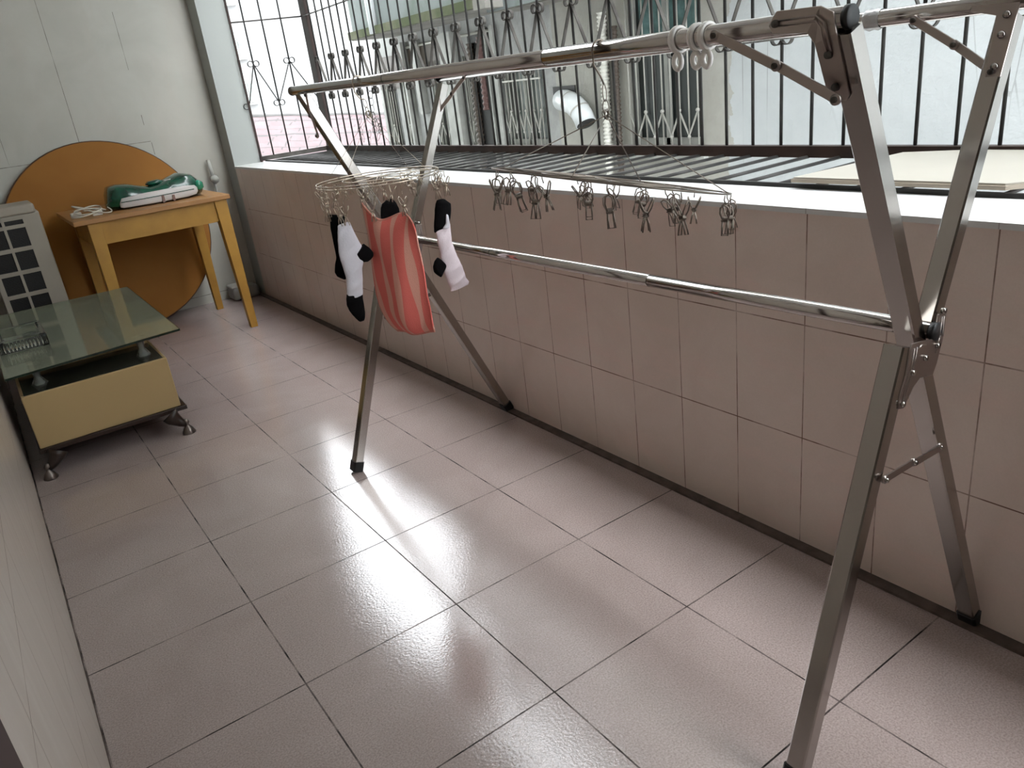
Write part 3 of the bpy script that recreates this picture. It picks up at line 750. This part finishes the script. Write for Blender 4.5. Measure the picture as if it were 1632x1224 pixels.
def hanger(label, C, R1, R2, gx, gy, hook, node, nclip, rot0, rings=3, sc=1.0, supports=4, mat='wire'):
    """wire ring hanger: C centre; gx, gy how fast the ring sinks along x and y"""
    h = thing('sock_hanger', label, 'clothes hanger', C)
    def P(a, r, dz=0.0):
        x, y = math.cos(a)*r, math.sin(a)*r
        return V(C) + V(x, y, -(x*gx + y*gy) + dz)
    m = MB(); N = 60
    m.tube([P(2*math.pi*i/N, R1) for i in range(N)], 0.0014, 8, closed=True)
    m.tube([P(2*math.pi*i/N, R1, -0.007) for i in range(N)], 0.0013, 8, closed=True) if rings > 2 else None
    m.build('outer_ring', M[mat], h)
    m = MB(); m.tube([P(2*math.pi*i/N, R2) for i in range(N)], 0.0014, 8, closed=True)
    for a in (0.3, 0.3+math.pi/2, 0.3+math.pi/4, 0.3+3*math.pi/4):
        m.tube([P(a, R1), P(a+math.pi, R1)], 0.0012, 6)
    m.build('inner_ring', M[mat], h)
    m = MB(); n_ = V(node)
    for k in range(supports):
        a = 0.55 + 2*math.pi*k/supports; m.tube([n_, P(a, R1)], 0.0009 if mat == 'wire_old' else 0.0005, 6)
    for i in range(3):
        pts = [n_ + V(math.cos(t)*0.008, math.sin(t+i)*0.006, math.sin(t)*0.008+0.001*i) for t in [2*math.pi*j/12 for j in range(12)]]
        m.tube(pts, 0.0010, 5, closed=True)
    m.build('support_wires', M[mat], h)
    hk = V(hook); m = MB(); pts = []
    for i in range(15):
        a = math.radians(-35 + 235*i/14); pts.append(hk + V(math.cos(a)*0.0158, 0.004*i/14, math.sin(a)*0.0158))
    pts.append(hk + V(-0.014, 0.004, -0.022)); pts.append(hk + V(-0.002, 0.003, -0.040))
    pts.append(hk.lerp(n_, 0.52)); m.tube(pts, 0.0017, 7); m.build('hook', M[mat], h)
    m = MB(); chainlinks(m, hk.lerp(n_, 0.52), n_, 2, 0.006); m.build('chain', M[mat], h)
    # small loops where the clips hang
    random.seed(int(C[1]*100)+5)
    for k in range(nclip):
        a = rot0 + 2*math.pi*k/nclip
        rr = R1 if k % 4 else R2
        p = P(a, rr)
        c = bpy.data.objects.new('wire_clip', clip_me if mat == 'wire' else clip_me2); COL.objects.link(c); c.parent = h
        c.location = p - V(C) + V(0, 0, -0.002)
        c.scale = (sc, sc, sc)
        c.rotation_euler = (random.uniform(-.28, .28), random.uniform(-.28, .28), random.uniform(0, 6.28))
    return h, P
Y1 = 0.92
h1, P1 = hanger('round wire hanger with clips carrying socks and coral towel', (0.637, Y1, 0.995), 0.166, 0.095, 0.0, 0.008,
       lerpy(RL0, RL1, 0.90), (0.636, 0.905, 1.155), 20, 0.1)
h2, P2 = hanger('empty round wire hanger with clips hanging tilted from the near rail', (0.645, -0.01, 1.016), 0.205, 0.12, 0.213*0.75+0.115*0.66, -0.213*0.66+0.115*0.75,
       lerpy(RL0, RL1, -0.012), (0.645, -0.012, 1.126), 22, 0.25, rings=2, sc=1.3, mat='wire_old')
wt = thing('wire_tangle', 'tangle of thin wire and chain hanging on the cage bars by the corner', 'wire', (1.79, 3.3, 1.1))
h3 = MB(); chainlinks(h3, (1.80, 3.3, 1.25), (1.79, 3.32, 0.98), 7, 0.016, 0.0016); h3.build('chain', M['iron_strip'], wt)
for i in range(9):
    h3 = MB(); a = (1.79+random.uniform(-.03, .03), 3.3+random.uniform(-.16, .16), 1.05+random.uniform(-.10, .06)); chainlinks(h3, a, V(a)+V(random.uniform(-.03, .03), random.uniform(-.06, .06), -0.08), 2, 0.010, 0.0012)
    h3.build('wire_loop', M['iron_strip'], wt)
# longer clips that grip the laundry, hooked on the round hanger
def grip(x, y, ztop, rz, sc=1.3):
    C_ = h1.location
    c = bpy.data.objects.new('wire_clip', clip_me); COL.objects.link(c); c.parent = h1
    top = ztop + 0.050*sc - 0.010
    c.location = V(x, y, top) - C_; c.scale = (sc, sc, sc); c.rotation_euler = (0, 0, rz)
    ang = math.atan2(y-C_.y, x-C_.x); r = min(0.166, math.hypot(x-C_.x, y-C_.y))
    MB().tube([(x, y, top), P1(ang, r, -0.004)], 0.0009, 6).build('clip_link', M['wire'], h1)
for g_ in ((0.520, 0.948, 0.893, 0.4), (0.536, 0.948, 0.891, 1.2), (0.500, 0.990, 0.905, 0.2), (0.695, 1.018, 0.925, 0.9), (0.766, 0.835, 0.926, 0.3), (0.607, 0.978, 0.925, 0.7), (0.606, 0.925, 0.890, 1.0), (0.662, 0.842, 0.900, 0.5), (0.47, 0.90, 0.930, 0.1), (0.775, 0.80, 0.935, 1.5)): grip(*g_)

# ================================================================ LAUNDRY
# garment outlines as (x, z) pairs in metres, measured where they hang
WHITE_SOCK = [((0.509, 0.887), (0.545, 0.891)), ((0.504, 0.868), (0.551, 0.865)), ((0.499, 0.841), (0.561, 0.833)), ((0.495, 0.814), (0.57, 0.811)), ((0.496, 0.79), (0.566, 0.781)), ((0.5, 0.765), (0.555, 0.755)), ((0.502, 0.741), (0.551, 0.729)), ((0.499, 0.717), (0.546, 0.703)), ((0.495, 0.697), (0.543, 0.687)), ((0.495, 0.682), (0.541, 0.677)), ((0.499, 0.668), (0.538, 0.67))]
WHITE_SOCK_HEEL = [((0.533, 0.798), (0.573, 0.823)), ((0.536, 0.794), (0.576, 0.82)), ((0.547, 0.782), (0.587, 0.809)), ((0.561, 0.772), (0.596, 0.794)), ((0.575, 0.77), (0.595, 0.781))]
WHITE_SOCK_TOE = [((0.494, 0.697), (0.543, 0.693)), ((0.49, 0.683), (0.542, 0.684)), ((0.488, 0.664), (0.54, 0.673)), ((0.492, 0.648), (0.539, 0.65)), ((0.501, 0.63), (0.538, 0.633)), ((0.511, 0.615), (0.534, 0.616)), ((0.516, 0.609), (0.53, 0.608))]
BLACK_SOCK_BEHIND = [((0.501, 0.915), (0.554, 0.902)), ((0.505, 0.897), (0.551, 0.89)), ((0.502, 0.874), (0.547, 0.87)), ((0.502, 0.846), (0.541, 0.843)), ((0.502, 0.818), (0.535, 0.815)), ((0.502, 0.794), (0.53, 0.792)), ((0.493, 0.774), (0.528, 0.773)), ((0.488, 0.754), (0.523, 0.752)), ((0.493, 0.741), (0.52, 0.736)), ((0.511, 0.728), (0.518, 0.728))]
BLACK_SOCK_MID = [((0.701, 0.917), (0.717, 0.917)), ((0.682, 0.907), (0.728, 0.902)), ((0.675, 0.895), (0.734, 0.886)), ((0.671, 0.876), (0.734, 0.869)), ((0.669, 0.852), (0.729, 0.84)), ((0.665, 0.819), (0.721, 0.807)), ((0.661, 0.789), (0.71, 0.779))]
BLACK_CUFF = [((0.761, 0.914), (0.781, 0.915)), ((0.755, 0.905), (0.802, 0.897)), ((0.749, 0.888), (0.801, 0.883)), ((0.744, 0.866), (0.795, 0.861)), ((0.739, 0.846), (0.786, 0.839)), ((0.736, 0.827), (0.768, 0.82))]
PINK_SOCK = [((0.738, 0.83), (0.789, 0.85)), ((0.739, 0.818), (0.786, 0.82)), ((0.739, 0.797), (0.785, 0.791)), ((0.742, 0.772), (0.791, 0.766)), ((0.741, 0.753), (0.797, 0.745)), ((0.744, 0.728), (0.807, 0.718)), ((0.745, 0.703), (0.811, 0.697)), ((0.752, 0.682), (0.814, 0.682)), ((0.757, 0.666), (0.822, 0.67)), ((0.755, 0.654), (0.818, 0.66))]
PINK_SOCK_HEEL = [((0.732, 0.763), (0.757, 0.734)), ((0.72, 0.753), (0.75, 0.723)), ((0.713, 0.739), (0.74, 0.712)), ((0.713, 0.721), (0.732, 0.702))]
PINK_SOCK_SPIKE = [((0.755, 0.837), (0.775, 0.833)), ((0.768, 0.848), (0.781, 0.845)), ((0.774, 0.875), (0.78, 0.871))]
TOWEL = [((0.604, 0.928), (0.62, 0.884), (0.671, 0.896), (0.666, 0.873)), ((0.605, 0.883), (0.613, 0.848), (0.654, 0.863), (0.672, 0.845)), ((0.606, 0.825), (0.611, 0.811), (0.643, 0.809), (0.673, 0.807)), ((0.603, 0.767), (0.609, 0.763), (0.637, 0.753), (0.676, 0.769)), ((0.6, 0.718), (0.607, 0.714), (0.633, 0.701), (0.677, 0.721)), ((0.599, 0.668), (0.608, 0.665), (0.629, 0.652), (0.676, 0.673)), ((0.605, 0.62), (0.609, 0.614), (0.63, 0.602), (0.679, 0.628)), ((0.621, 0.574), (0.623, 0.574), (0.64, 0.568), (0.68, 0.587)), ((0.645, 0.54), (0.645, 0.543), (0.664, 0.546), (0.683, 0.557))]

def loft(name, rows, y, th, mat, parent=None, seg=16, jit=0.0, amp=0.0):
    """knit tube lofted through (left, right) pairs of (x, z)"""
    m = MB(); vs = []; n = len(rows)
    # densify
    R = []
    for i in range(n-1):
        for k in range(4):
            t = k/4; R.append(tuple(tuple(rows[i][s][j]*(1-t)+rows[i+1][s][j]*t for j in (0, 1)) for s in (0, 1)))
    R.append(rows[-1]); N = len(R)
    for i, (a, b) in enumerate(R):
        c = ((a[0]+b[0])/2, (a[1]+b[1])/2); h = ((b[0]-a[0])/2, (b[1]-a[1])/2)
        tt = i/(N-1); taper = min(1.0, 0.35 + 3.2*min(tt, 1-tt)*1.2)
        hw = math.hypot(*h)
        for k in range(seg):
            an = 2*math.pi*k/seg; cs = math.cos(an); sn = math.sin(an)
            wr = 1 + amp*math.sin(an*3 + i*0.9) + amp*0.6*math.sin(i*1.7+an*5)
            vs.append((c[0]+h[0]*cs, y + sn*th*taper*wr*min(1, hw/0.02+0.3), c[1]+h[1]*cs + amp*0.004*math.sin(i*2+an*2)))
    fs = [(i*seg+k, i*seg+(k+1) % seg, (i+1)*seg+(k+1) % seg, (i+1)*seg+k) for i in range(N-1) for k in range(seg)]
    fs += [tuple(range(seg))[::-1], tuple(range((N-1)*seg, N*seg))]
    m.add(vs, fs, True)
    o = m.build(name, M[mat], parent)
    sb = o.modifiers.new('sub', 'SUBSURF'); sb.levels = 1; sb.render_levels = 1
    return o
s = loft('sock', WHITE_SOCK, 0.95, 0.011, 'sock_white', amp=0.26)
tag(s, 'white sock with black heel and toe clipped at left of the round hanger', 'sock')
loft('heel', WHITE_SOCK_HEEL, 0.949, 0.013, 'sock_black', s)['label'] = 'black heel'
loft('toe', WHITE_SOCK_TOE, 0.95, 0.012, 'sock_black', s, amp=0.15)['label'] = 'black toe'
tag(loft('sock', BLACK_SOCK_BEHIND, 0.99, 0.008, 'sock_black', amp=0.12), 'long black sock hanging behind the white sock at left', 'sock')
tag(loft('sock', BLACK_SOCK_MID, 1.02, 0.010, 'sock_black', amp=0.12), 'black sock hanging behind the top edge of the coral towel', 'sock')
s = loft('sock', PINK_SOCK, 0.829, 0.011, 'sock_pink', amp=0.26)
tag(s, 'pale pink sock with black cuff and heel right of the towel', 'sock')
loft('cuff', BLACK_CUFF, 0.835, 0.014, 'sock_black', s, amp=0.1)['label'] = 'black gathered cuff'
loft('heel', PINK_SOCK_HEEL, 0.828, 0.013, 'sock_black', s)['label'] = 'black heel'
loft('lining', PINK_SOCK_SPIKE, 0.819, 0.006, 'sock_white', s)['label'] = 'white inside turned out at the cuff'

def towel():
    # control grid rows of 4 (x, z) at depths going from the far to the near edge
    NU, NV = 40, 50
    def cr(p, t):
        n = len(p)-1; s_ = min(int(t*n), n-1); f = t*n - s_
        g = lambda i: p[max(0, min(n, i))]
        a, b, c, d = g(s_-1), g(s_), g(s_+1), g(s_+2)
        return tuple(0.5*((2*b[k]) + (-a[k]+c[k])*f + (2*a[k]-5*b[k]+4*c[k]-d[k])*f*f + (-a[k]+3*b[k]-3*c[k]+d[k])*f*f*f) for k in range(len(b)))
    deps = (0.98, 0.92, 0.87, 0.82)
    rows = [[(x, yy, z) for (x, z), yy in zip(r, deps)] for r in TOWEL]
    vs = []; uv = []
    for j in range(NV+1):
        v = j/NV; ctr = [cr([rows[i][c] for i in range(len(rows))], v) for c in range(4)]
        for i in range(NU+1):
            u = i/NU; p = cr(ctr, u); w = 0.007*math.sin(u*11+v*2.2)*(0.35+v*0.65)
            vs.append((p[0]-w*0.8, p[1]-w*0.5, p[2])); uv.append((u, v))
    fs = [(j*(NU+1)+i, j*(NU+1)+i+1, (j+1)*(NU+1)+i+1, (j+1)*(NU+1)+i) for j in range(NV) for i in range(NU)]
    me = bpy.data.meshes.new('towel'); me.from_pydata(vs, [], fs); ul = me.uv_layers.new(name='uv')
    for lp in me.loops: ul.data[lp.index].uv = uv[lp.vertex_index]
    me.polygons.foreach_set('use_smooth', [True]*len(fs)); me.materials.append(M['towel'])
    o = bpy.data.objects.new('towel', me); COL.objects.link(o)
    sd = o.modifiers.new('thick', 'SOLIDIFY'); sd.thickness = 0.004; sd.offset = 0
    return tag(o, 'coral towel with pale wavy stripes pegged to the round hanger', 'towel')
towel()

# ================================================================ YELLOW TABLE
tb = thing('side_table', 'yellow painted wooden table with worn splayed legs at the end wall', 'table', (0.53, 3.86, 0))
MB().box(0.120, 3.485, 0.748, 0.922, 4.235, 0.772).build('tabletop', M['wood_top'], tb, bevel=0.003)
MB().box(0.205, 3.515, 0.632, 0.865, 3.535, 0.748).build('apron', M['wood'], tb)
MB().box(0.205, 4.14, 0.632, 0.865, 4.16, 0.748).build('apron', M['wood'], tb)
MB().box(0.185, 3.53, 0.632, 0.205, 4.15, 0.748).build('apron', M['wood'], tb)
MB().box(0.865, 3.53, 0.632, 0.885, 4.15, 0.748).build('apron', M['wood'], tb)
def tleg(x, y, sx, sy):
    t, b_ = 0.034, 0.020; m = MB()
    tx, ty = x, y; bx, by = x+0.010*sx, y+0.028*sy
    vs = [(bx+a*b_, by+c*b_, 0) for a, c in ((-1, -1), (1, -1), (1, 1), (-1, 1))] + [(tx+a*t, ty+c*t, 0.748) for a, c in ((-1, -1), (1, -1), (1, 1), (-1, 1))]
    o = m.add(vs, [(3, 2, 1, 0), (4, 5, 6, 7), (0, 1, 5, 4), (1, 2, 6, 5), (2, 3, 7, 6), (3, 0, 4, 7)]).build('leg', M['wood'], tb, bevel=0.002)
    return o
tleg(0.215, 3.535, -1, -1); tleg(0.868, 3.535, 1, -1); tleg(0.215, 4.14, -1, 1); tleg(0.850, 4.14, 1, 1)

# round board leaning on the end wall
rbd = thing('round_tabletop', 'large round orange brown tabletop leaning on the end wall behind the table', 'tabletop', (0.34, 4.2, 0))
Rr = 0.568; N = 72; by0, by1 = 4.205, 4.375; cxr = 0.382
ht = math.sqrt((2*Rr)**2 - (by1-by0)**2); upv = V(0, (by1-by0)/(2*Rr), ht/(2*Rr)); nrm = V(0, -upv.z, upv.y); ctr = V(cxr, by0, 0) + upv*Rr + V(0, 0, 0.004)
ring = [ctr + V(math.cos(a)*Rr, 0, 0) + upv*math.sin(a)*Rr for a in [2*math.pi*i/N for i in range(N)]]
MB().add([tuple(p + nrm*0.010) for p in ring] + [tuple(p - nrm*0.006) for p in ring], [tuple(range(N)), tuple(range(N, 2*N))[::-1]] + [(i, (i+1) % N, N+(i+1) % N, N+i) for i in range(N)]).build('board', M['disc'], rbd)
MB().tube([p + nrm*0.002 for p in ring], 0.0075, 6, closed=True).build('edge_strip', M['disc_edge'], rbd)

# ================================================================ THINGS ON THE TABLE
pk = thing('plastic_package', 'glossy green and white plastic package lying on the yellow table', 'package', (0.62, 3.75, 0.762))
def blob(rows, mat, name, parent, seg=18):
    """rows: (x, y centre, z0, z1, half depth)"""
    m = MB(); vs = []
    for x, yc, z0, z1, hd in rows:
        for k in range(seg):
            a = 2*math.pi*k/seg; c, s_ = math.cos(a), math.sin(a)
            e = 0.72
            vs.append((x, yc + hd*math.copysign(abs(c)**e, c), (z0+z1)/2 + (z1-z0)/2*math.copysign(abs(s_)**e, s_)))
    N_ = len(rows)
    fs = [(i*seg+k, i*seg+(k+1) % seg, (i+1)*seg+(k+1) % seg, (i+1)*seg+k) for i in range(N_-1) for k in range(seg)]
    fs += [tuple(range(seg))[::-1], tuple(range((N_-1)*seg, N_*seg))]
    return m.add(vs, fs, True).build(name, M[mat], parent)
blob([(0.330, 3.78, .775, .80, .03), (0.342, 3.78, .762, .850, .08), (0.36, 3.79, .761, .884, .11), (0.40, 3.78, .761, .892, .12), (0.46, 3.78, .761, .886, .11), (0.52, 3.78, .761, .866, .12), (0.56, 3.78, .761, .856, .12), (0.61, 3.78, .761, .860, .12),
      (0.68, 3.78, .761, .884, .12), (0.735, 3.78, .761, .899, .105), (0.765, 3.78, .761, .893, .115), (0.80, 3.78, .762, .884, .10), (0.835, 3.78, .768, .845, .07), (0.852, 3.78, .782, .820, .03)], 'green', 'bag', pk)
blob([(0.385, 3.668, .775, .795, .006), (0.40, 3.662, .770, .822, .010), (0.50, 3.656, .768, .830, .010), (0.62, 3.655, .768, .832, .010), (0.74, 3.660, .770, .832, .010), (0.79, 3.670, .776, .826, .008), (0.805, 3.68, .79, .812, .004)], 'white_pack', 'label_panel', pk)
MB().tube([(0.39, 3.648, .802), (0.50, 3.6445, .802), (0.64, 3.6435, .804), (0.78, 3.652, .806)], 0.0022, 6).build('seam', M['green'], pk)
MB().box(0.60, 3.640, .764, 0.612, 3.646, .802).box(0.655, 3.640, .764, .667, 3.646, .796).build('print', M['brown_print'], pk)
blob([(0.555, 3.76, .862, .868, .01), (0.57, 3.76, .856, .880, .03), (0.62, 3.76, .856, .884, .035), (0.65, 3.76, .858, .874, .02)], 'green', 'fold', pk)
MB().beam((0.652, 3.72, .872), (0.68, 3.70, .876), 0.008, 0.006).build('tie', M['white_pack'], pk)
blob([(0.80, 3.70, .80, .84, .02), (0.82, 3.70, .79, .85, .035), (0.845, 3.71, .80, .835, .02)], 'green_lt', 'corner_flap', pk)

cd = thing('power_cord', 'tangled off-white cord lying on the yellow table beside the package', 'cord', (0.24, 3.72, 0.762))
pts = []
for i in range(90):
    t = i/89
    pts.append((0.210 + 0.080*math.sin(t*21) + 0.04*t, 3.70 + 0.10*math.cos(t*16+0.6), 0.7655 + 0.028*(1+math.sin(t*25))*(0.35+0.65*t) + 0.003))
MB().tube(pts, 0.0036, 7).build('cable', M['cord'], cd)
MB().box(0.140, 3.68, 0.7605, 0.192, 3.72, 0.788).build('plug', M['cord'], cd, bevel=0.004)
MB().box(0.235, 3.62, 0.7605, 0.285, 3.65, 0.785).build('plug', M['cord'], cd, bevel=0.004)

pk.location.z += 0.0115; cd.location.z += 0.0115

# floor mop in the corner
mp = thing('floor_mop', 'grey plastic floor mop standing in the far corner', 'mop', (1.09, 4.30, 0))
MB().tube([(1.068, 4.345, 0.922), (1.075, 4.345, 0.80)], 0.012, 14).build('grip', M['grey_plastic2'], mp)
MB().tube([(1.074, 4.345, 0.80), (1.09, 4.34, 0.10)], 0.008, 12).build('pole', M['grey_plastic'], mp)
MB().cyl((1.078, 4.338, 0.798), (0, 1, 0.3), 0.026, 0.025, 18).build('joint', M['grey_plastic2'], mp)
MB().box(0.985, 4.235, 0.004, 1.165, 4.385, 0.085).build('head', M['grey_plastic'], mp, bevel=0.022, bseg=4)
MB().box(0.985, 4.26, 0.085, 1.07, 4.38, 0.10).build('pad', M['grey_plastic2'], mp, bevel=0.006)

# ================================================================ AIR CONDITIONER UNIT
ac = thing('air_conditioner_unit', 'yellowed white cabinet with black square vents behind the glass table', 'air conditioner', (-0.14, 3.85, 0))
AX0, AX1, AY0, AY1 = -0.290, 0.004, 3.70, 3.98
MB().box(AX0, AY0+0.014, 0.03, AX1, AY1, 0.845).build('body', M['ac'], ac, bevel=0.012, bseg=3)
MB().box(AX0+0.004, AY0+0.006, 0.835, AX1-0.012, AY1-0.01, 0.885).build('top_cover', M['ac_top'], ac, bevel=0.012, bseg=3)
for x in (AX0+0.03, AX1-0.06):
    MB().box(x, AY0+0.05, 0, x+0.04, AY1-0.02, 0.03).build('foot', M['grey_plastic'], ac)
# lattice of the vent: front skin with square holes
cols = [(-0.261, -0.176), (-0.163, -0.078)]
rows_ = [(0.792, 0.815)] + [(0.726-0.1165*i-0.048, 0.726-0.1165*i+0.048) for i in range(6)]
gr = MB(); y0_, y1_ = AY0, AY0+0.012
xs = [AX0+0.006, cols[0][0], cols[0][1], cols[1][0], cols[1][1], AX1-0.006]
gr.box(xs[0], y0_, 0.05, xs[1], y1_, 0.835); gr.box(xs[2], y0_, 0.05, xs[3], y1_, 0.835); gr.box(xs[4], y0_, 0.05, xs[5], y1_, 0.835)
zs = sorted(rows_); prev = 0.05
for z0, z1 in zs:
    for c in cols: gr.box(c[0], y0_, prev, c[1], y1_, z0)
    prev = z1
for c in cols: gr.box(c[0], y0_, prev, c[1], y1_, 0.835)
gr.build('vent_lattice', M['ac'], ac, bevel=0.0)
for z0, z1 in zs:
    for c in cols:
        f = MB().box(c[0]-0.001, y0_+0.0112, z0-0.001, c[1]+0.001, y0_+0.0142, z1+0.001)
        for k in range(int((z1-z0)/0.008)): f.box(c[0], y0_+0.008, z0+0.003+k*0.008, c[1], y0_+0.012, z0+0.006+k*0.008)
        f.build('vent', M['black'], ac)

# ================================================================ GLASS TABLE
gt = thing('glass_coffee_table', 'low table with greenish glass top over cream panelled base at left', 'coffee table', (-0.06, 2.8, 0))
GZ = 0.400
MB().add([(-0.372, 2.19, GZ-0.004), (0.262, 2.262, GZ-0.004), (0.268, 3.455, GZ-0.004), (-0.372, 3.455, GZ-0.004), (-0.372, 2.19, GZ+0.004), (0.262, 2.262, GZ+0.004), (0.268, 3.455, GZ+0.004), (-0.372, 3.455, GZ+0.004)],
         [(3, 2, 1, 0), (4, 5, 6, 7), (0, 1, 5, 4), (1, 2, 6, 5), (2, 3, 7, 6), (3, 0, 4, 7)]).build('glass_top', M['plate'], gt)
MB().beam((-0.372, 2.1885, GZ), (0.2635, 2.2605, GZ), 0.003, 0.0085).beam((0.2635, 2.2605, GZ), (0.2695, 3.4565, GZ), 0.003, 0.0085).build('glass_edge', M['glass_edge'], gt)
PY = 2.20
MB().box(-0.346, PY, 0.105, 0.176, PY+0.016, 0.318).build('front_panel', M['cream'], gt, bevel=0.004)
MB().box(-0.340, PY+0.016, 0.11, 0.172, 3.30, 0.300).build('cabinet', M['dark_wood'], gt)
MB().box(-0.335, PY+0.016, 0.300, 0.165, 3.28, 0.3165).build('glass_shelf', M['dark_glass'], gt)
MB().box(-0.346, PY+0.016, 0.296, -0.335, 3.30, 0.318).box(0.165, PY+0.016, 0.296, 0.176, 3.30, 0.318).box(-0.335, 2.52, 0.306, 0.165, 2.545, 0.334).build('rim', M['cream'], gt, bevel=0.002)
MB().box(-0.352, PY-0.012, 0.088, 0.196, 3.31, 0.106).build('base_board', M['dark_wood'], gt, bevel=0.003)
for x, y in ((-0.27, 2.34), (0.115, 2.34), (-0.27, 3.16), (0.115, 3.16)):
    m = MB(); m.tube([(x, y, 0.3165), (x, y, 0.325), (x, y, 0.345), (x, y, 0.372), (x, y, GZ-0.004)], [0.030, 0.024, 0.012, 0.016, 0.026], 14)
    m.build('pillar', M['acrylic'], gt)
def gleg(x, y, sx, sy):
    m = MB()
    m.tube([(x-0.05*sx, y-0.03*sy, 0.088), (x-0.040*sx, y-0.024*sy, 0.07), (x-0.018*sx, y-0.01*sy, 0.048), (x, y, 0.038)], [0.036, 0.030, 0.018, 0.012], 12)
    o = m.build('leg', M['dark_wood'], gt)
    MB().lathe([(0.026, 0.0), (0.027, 0.004), (0.018, 0.022), (0.009, 0.034), (0.008, 0.040), (0.012, 0.048), (0.008, 0.058), (0.001, 0.062)], (x, y, 0), 18).build('foot', M['pewter'], o)
gleg(0.170, 2.150, 1, -1); gleg(-0.345, 2.150, -1, -1); gleg(0.17, 3.27, 1, 1); gleg(-0.345, 3.27, -1, 1)

ash = thing('glass_ashtray', 'clear ribbed glass ashtray on the greenish glass table top', 'ashtray', (-0.27, 2.72, GZ+0.004))
m = MB(); z = GZ+0.0045
m.box(-0.365, 2.57, z, -0.185, 2.60, z+0.05).box(-0.365, 2.84, z, -0.185, 2.87, z+0.05).box(-0.365, 2.60, z, -0.34, 2.84, z+0.05).box(-0.21, 2.60, z, -0.185, 2.84, z+0.05).box(-0.34, 2.60, z, -0.21, 2.84, z+0.012)
m.build('bowl', M['clear'], ash, bevel=0.004)
m = MB()
for i in range(13): m.tube([(-0.355+i*0.0133, 2.567, z+0.006), (-0.355+i*0.0133, 2.567, z+0.044)], 0.0042, 8)
m.build('ribs', M['clear'], ash)
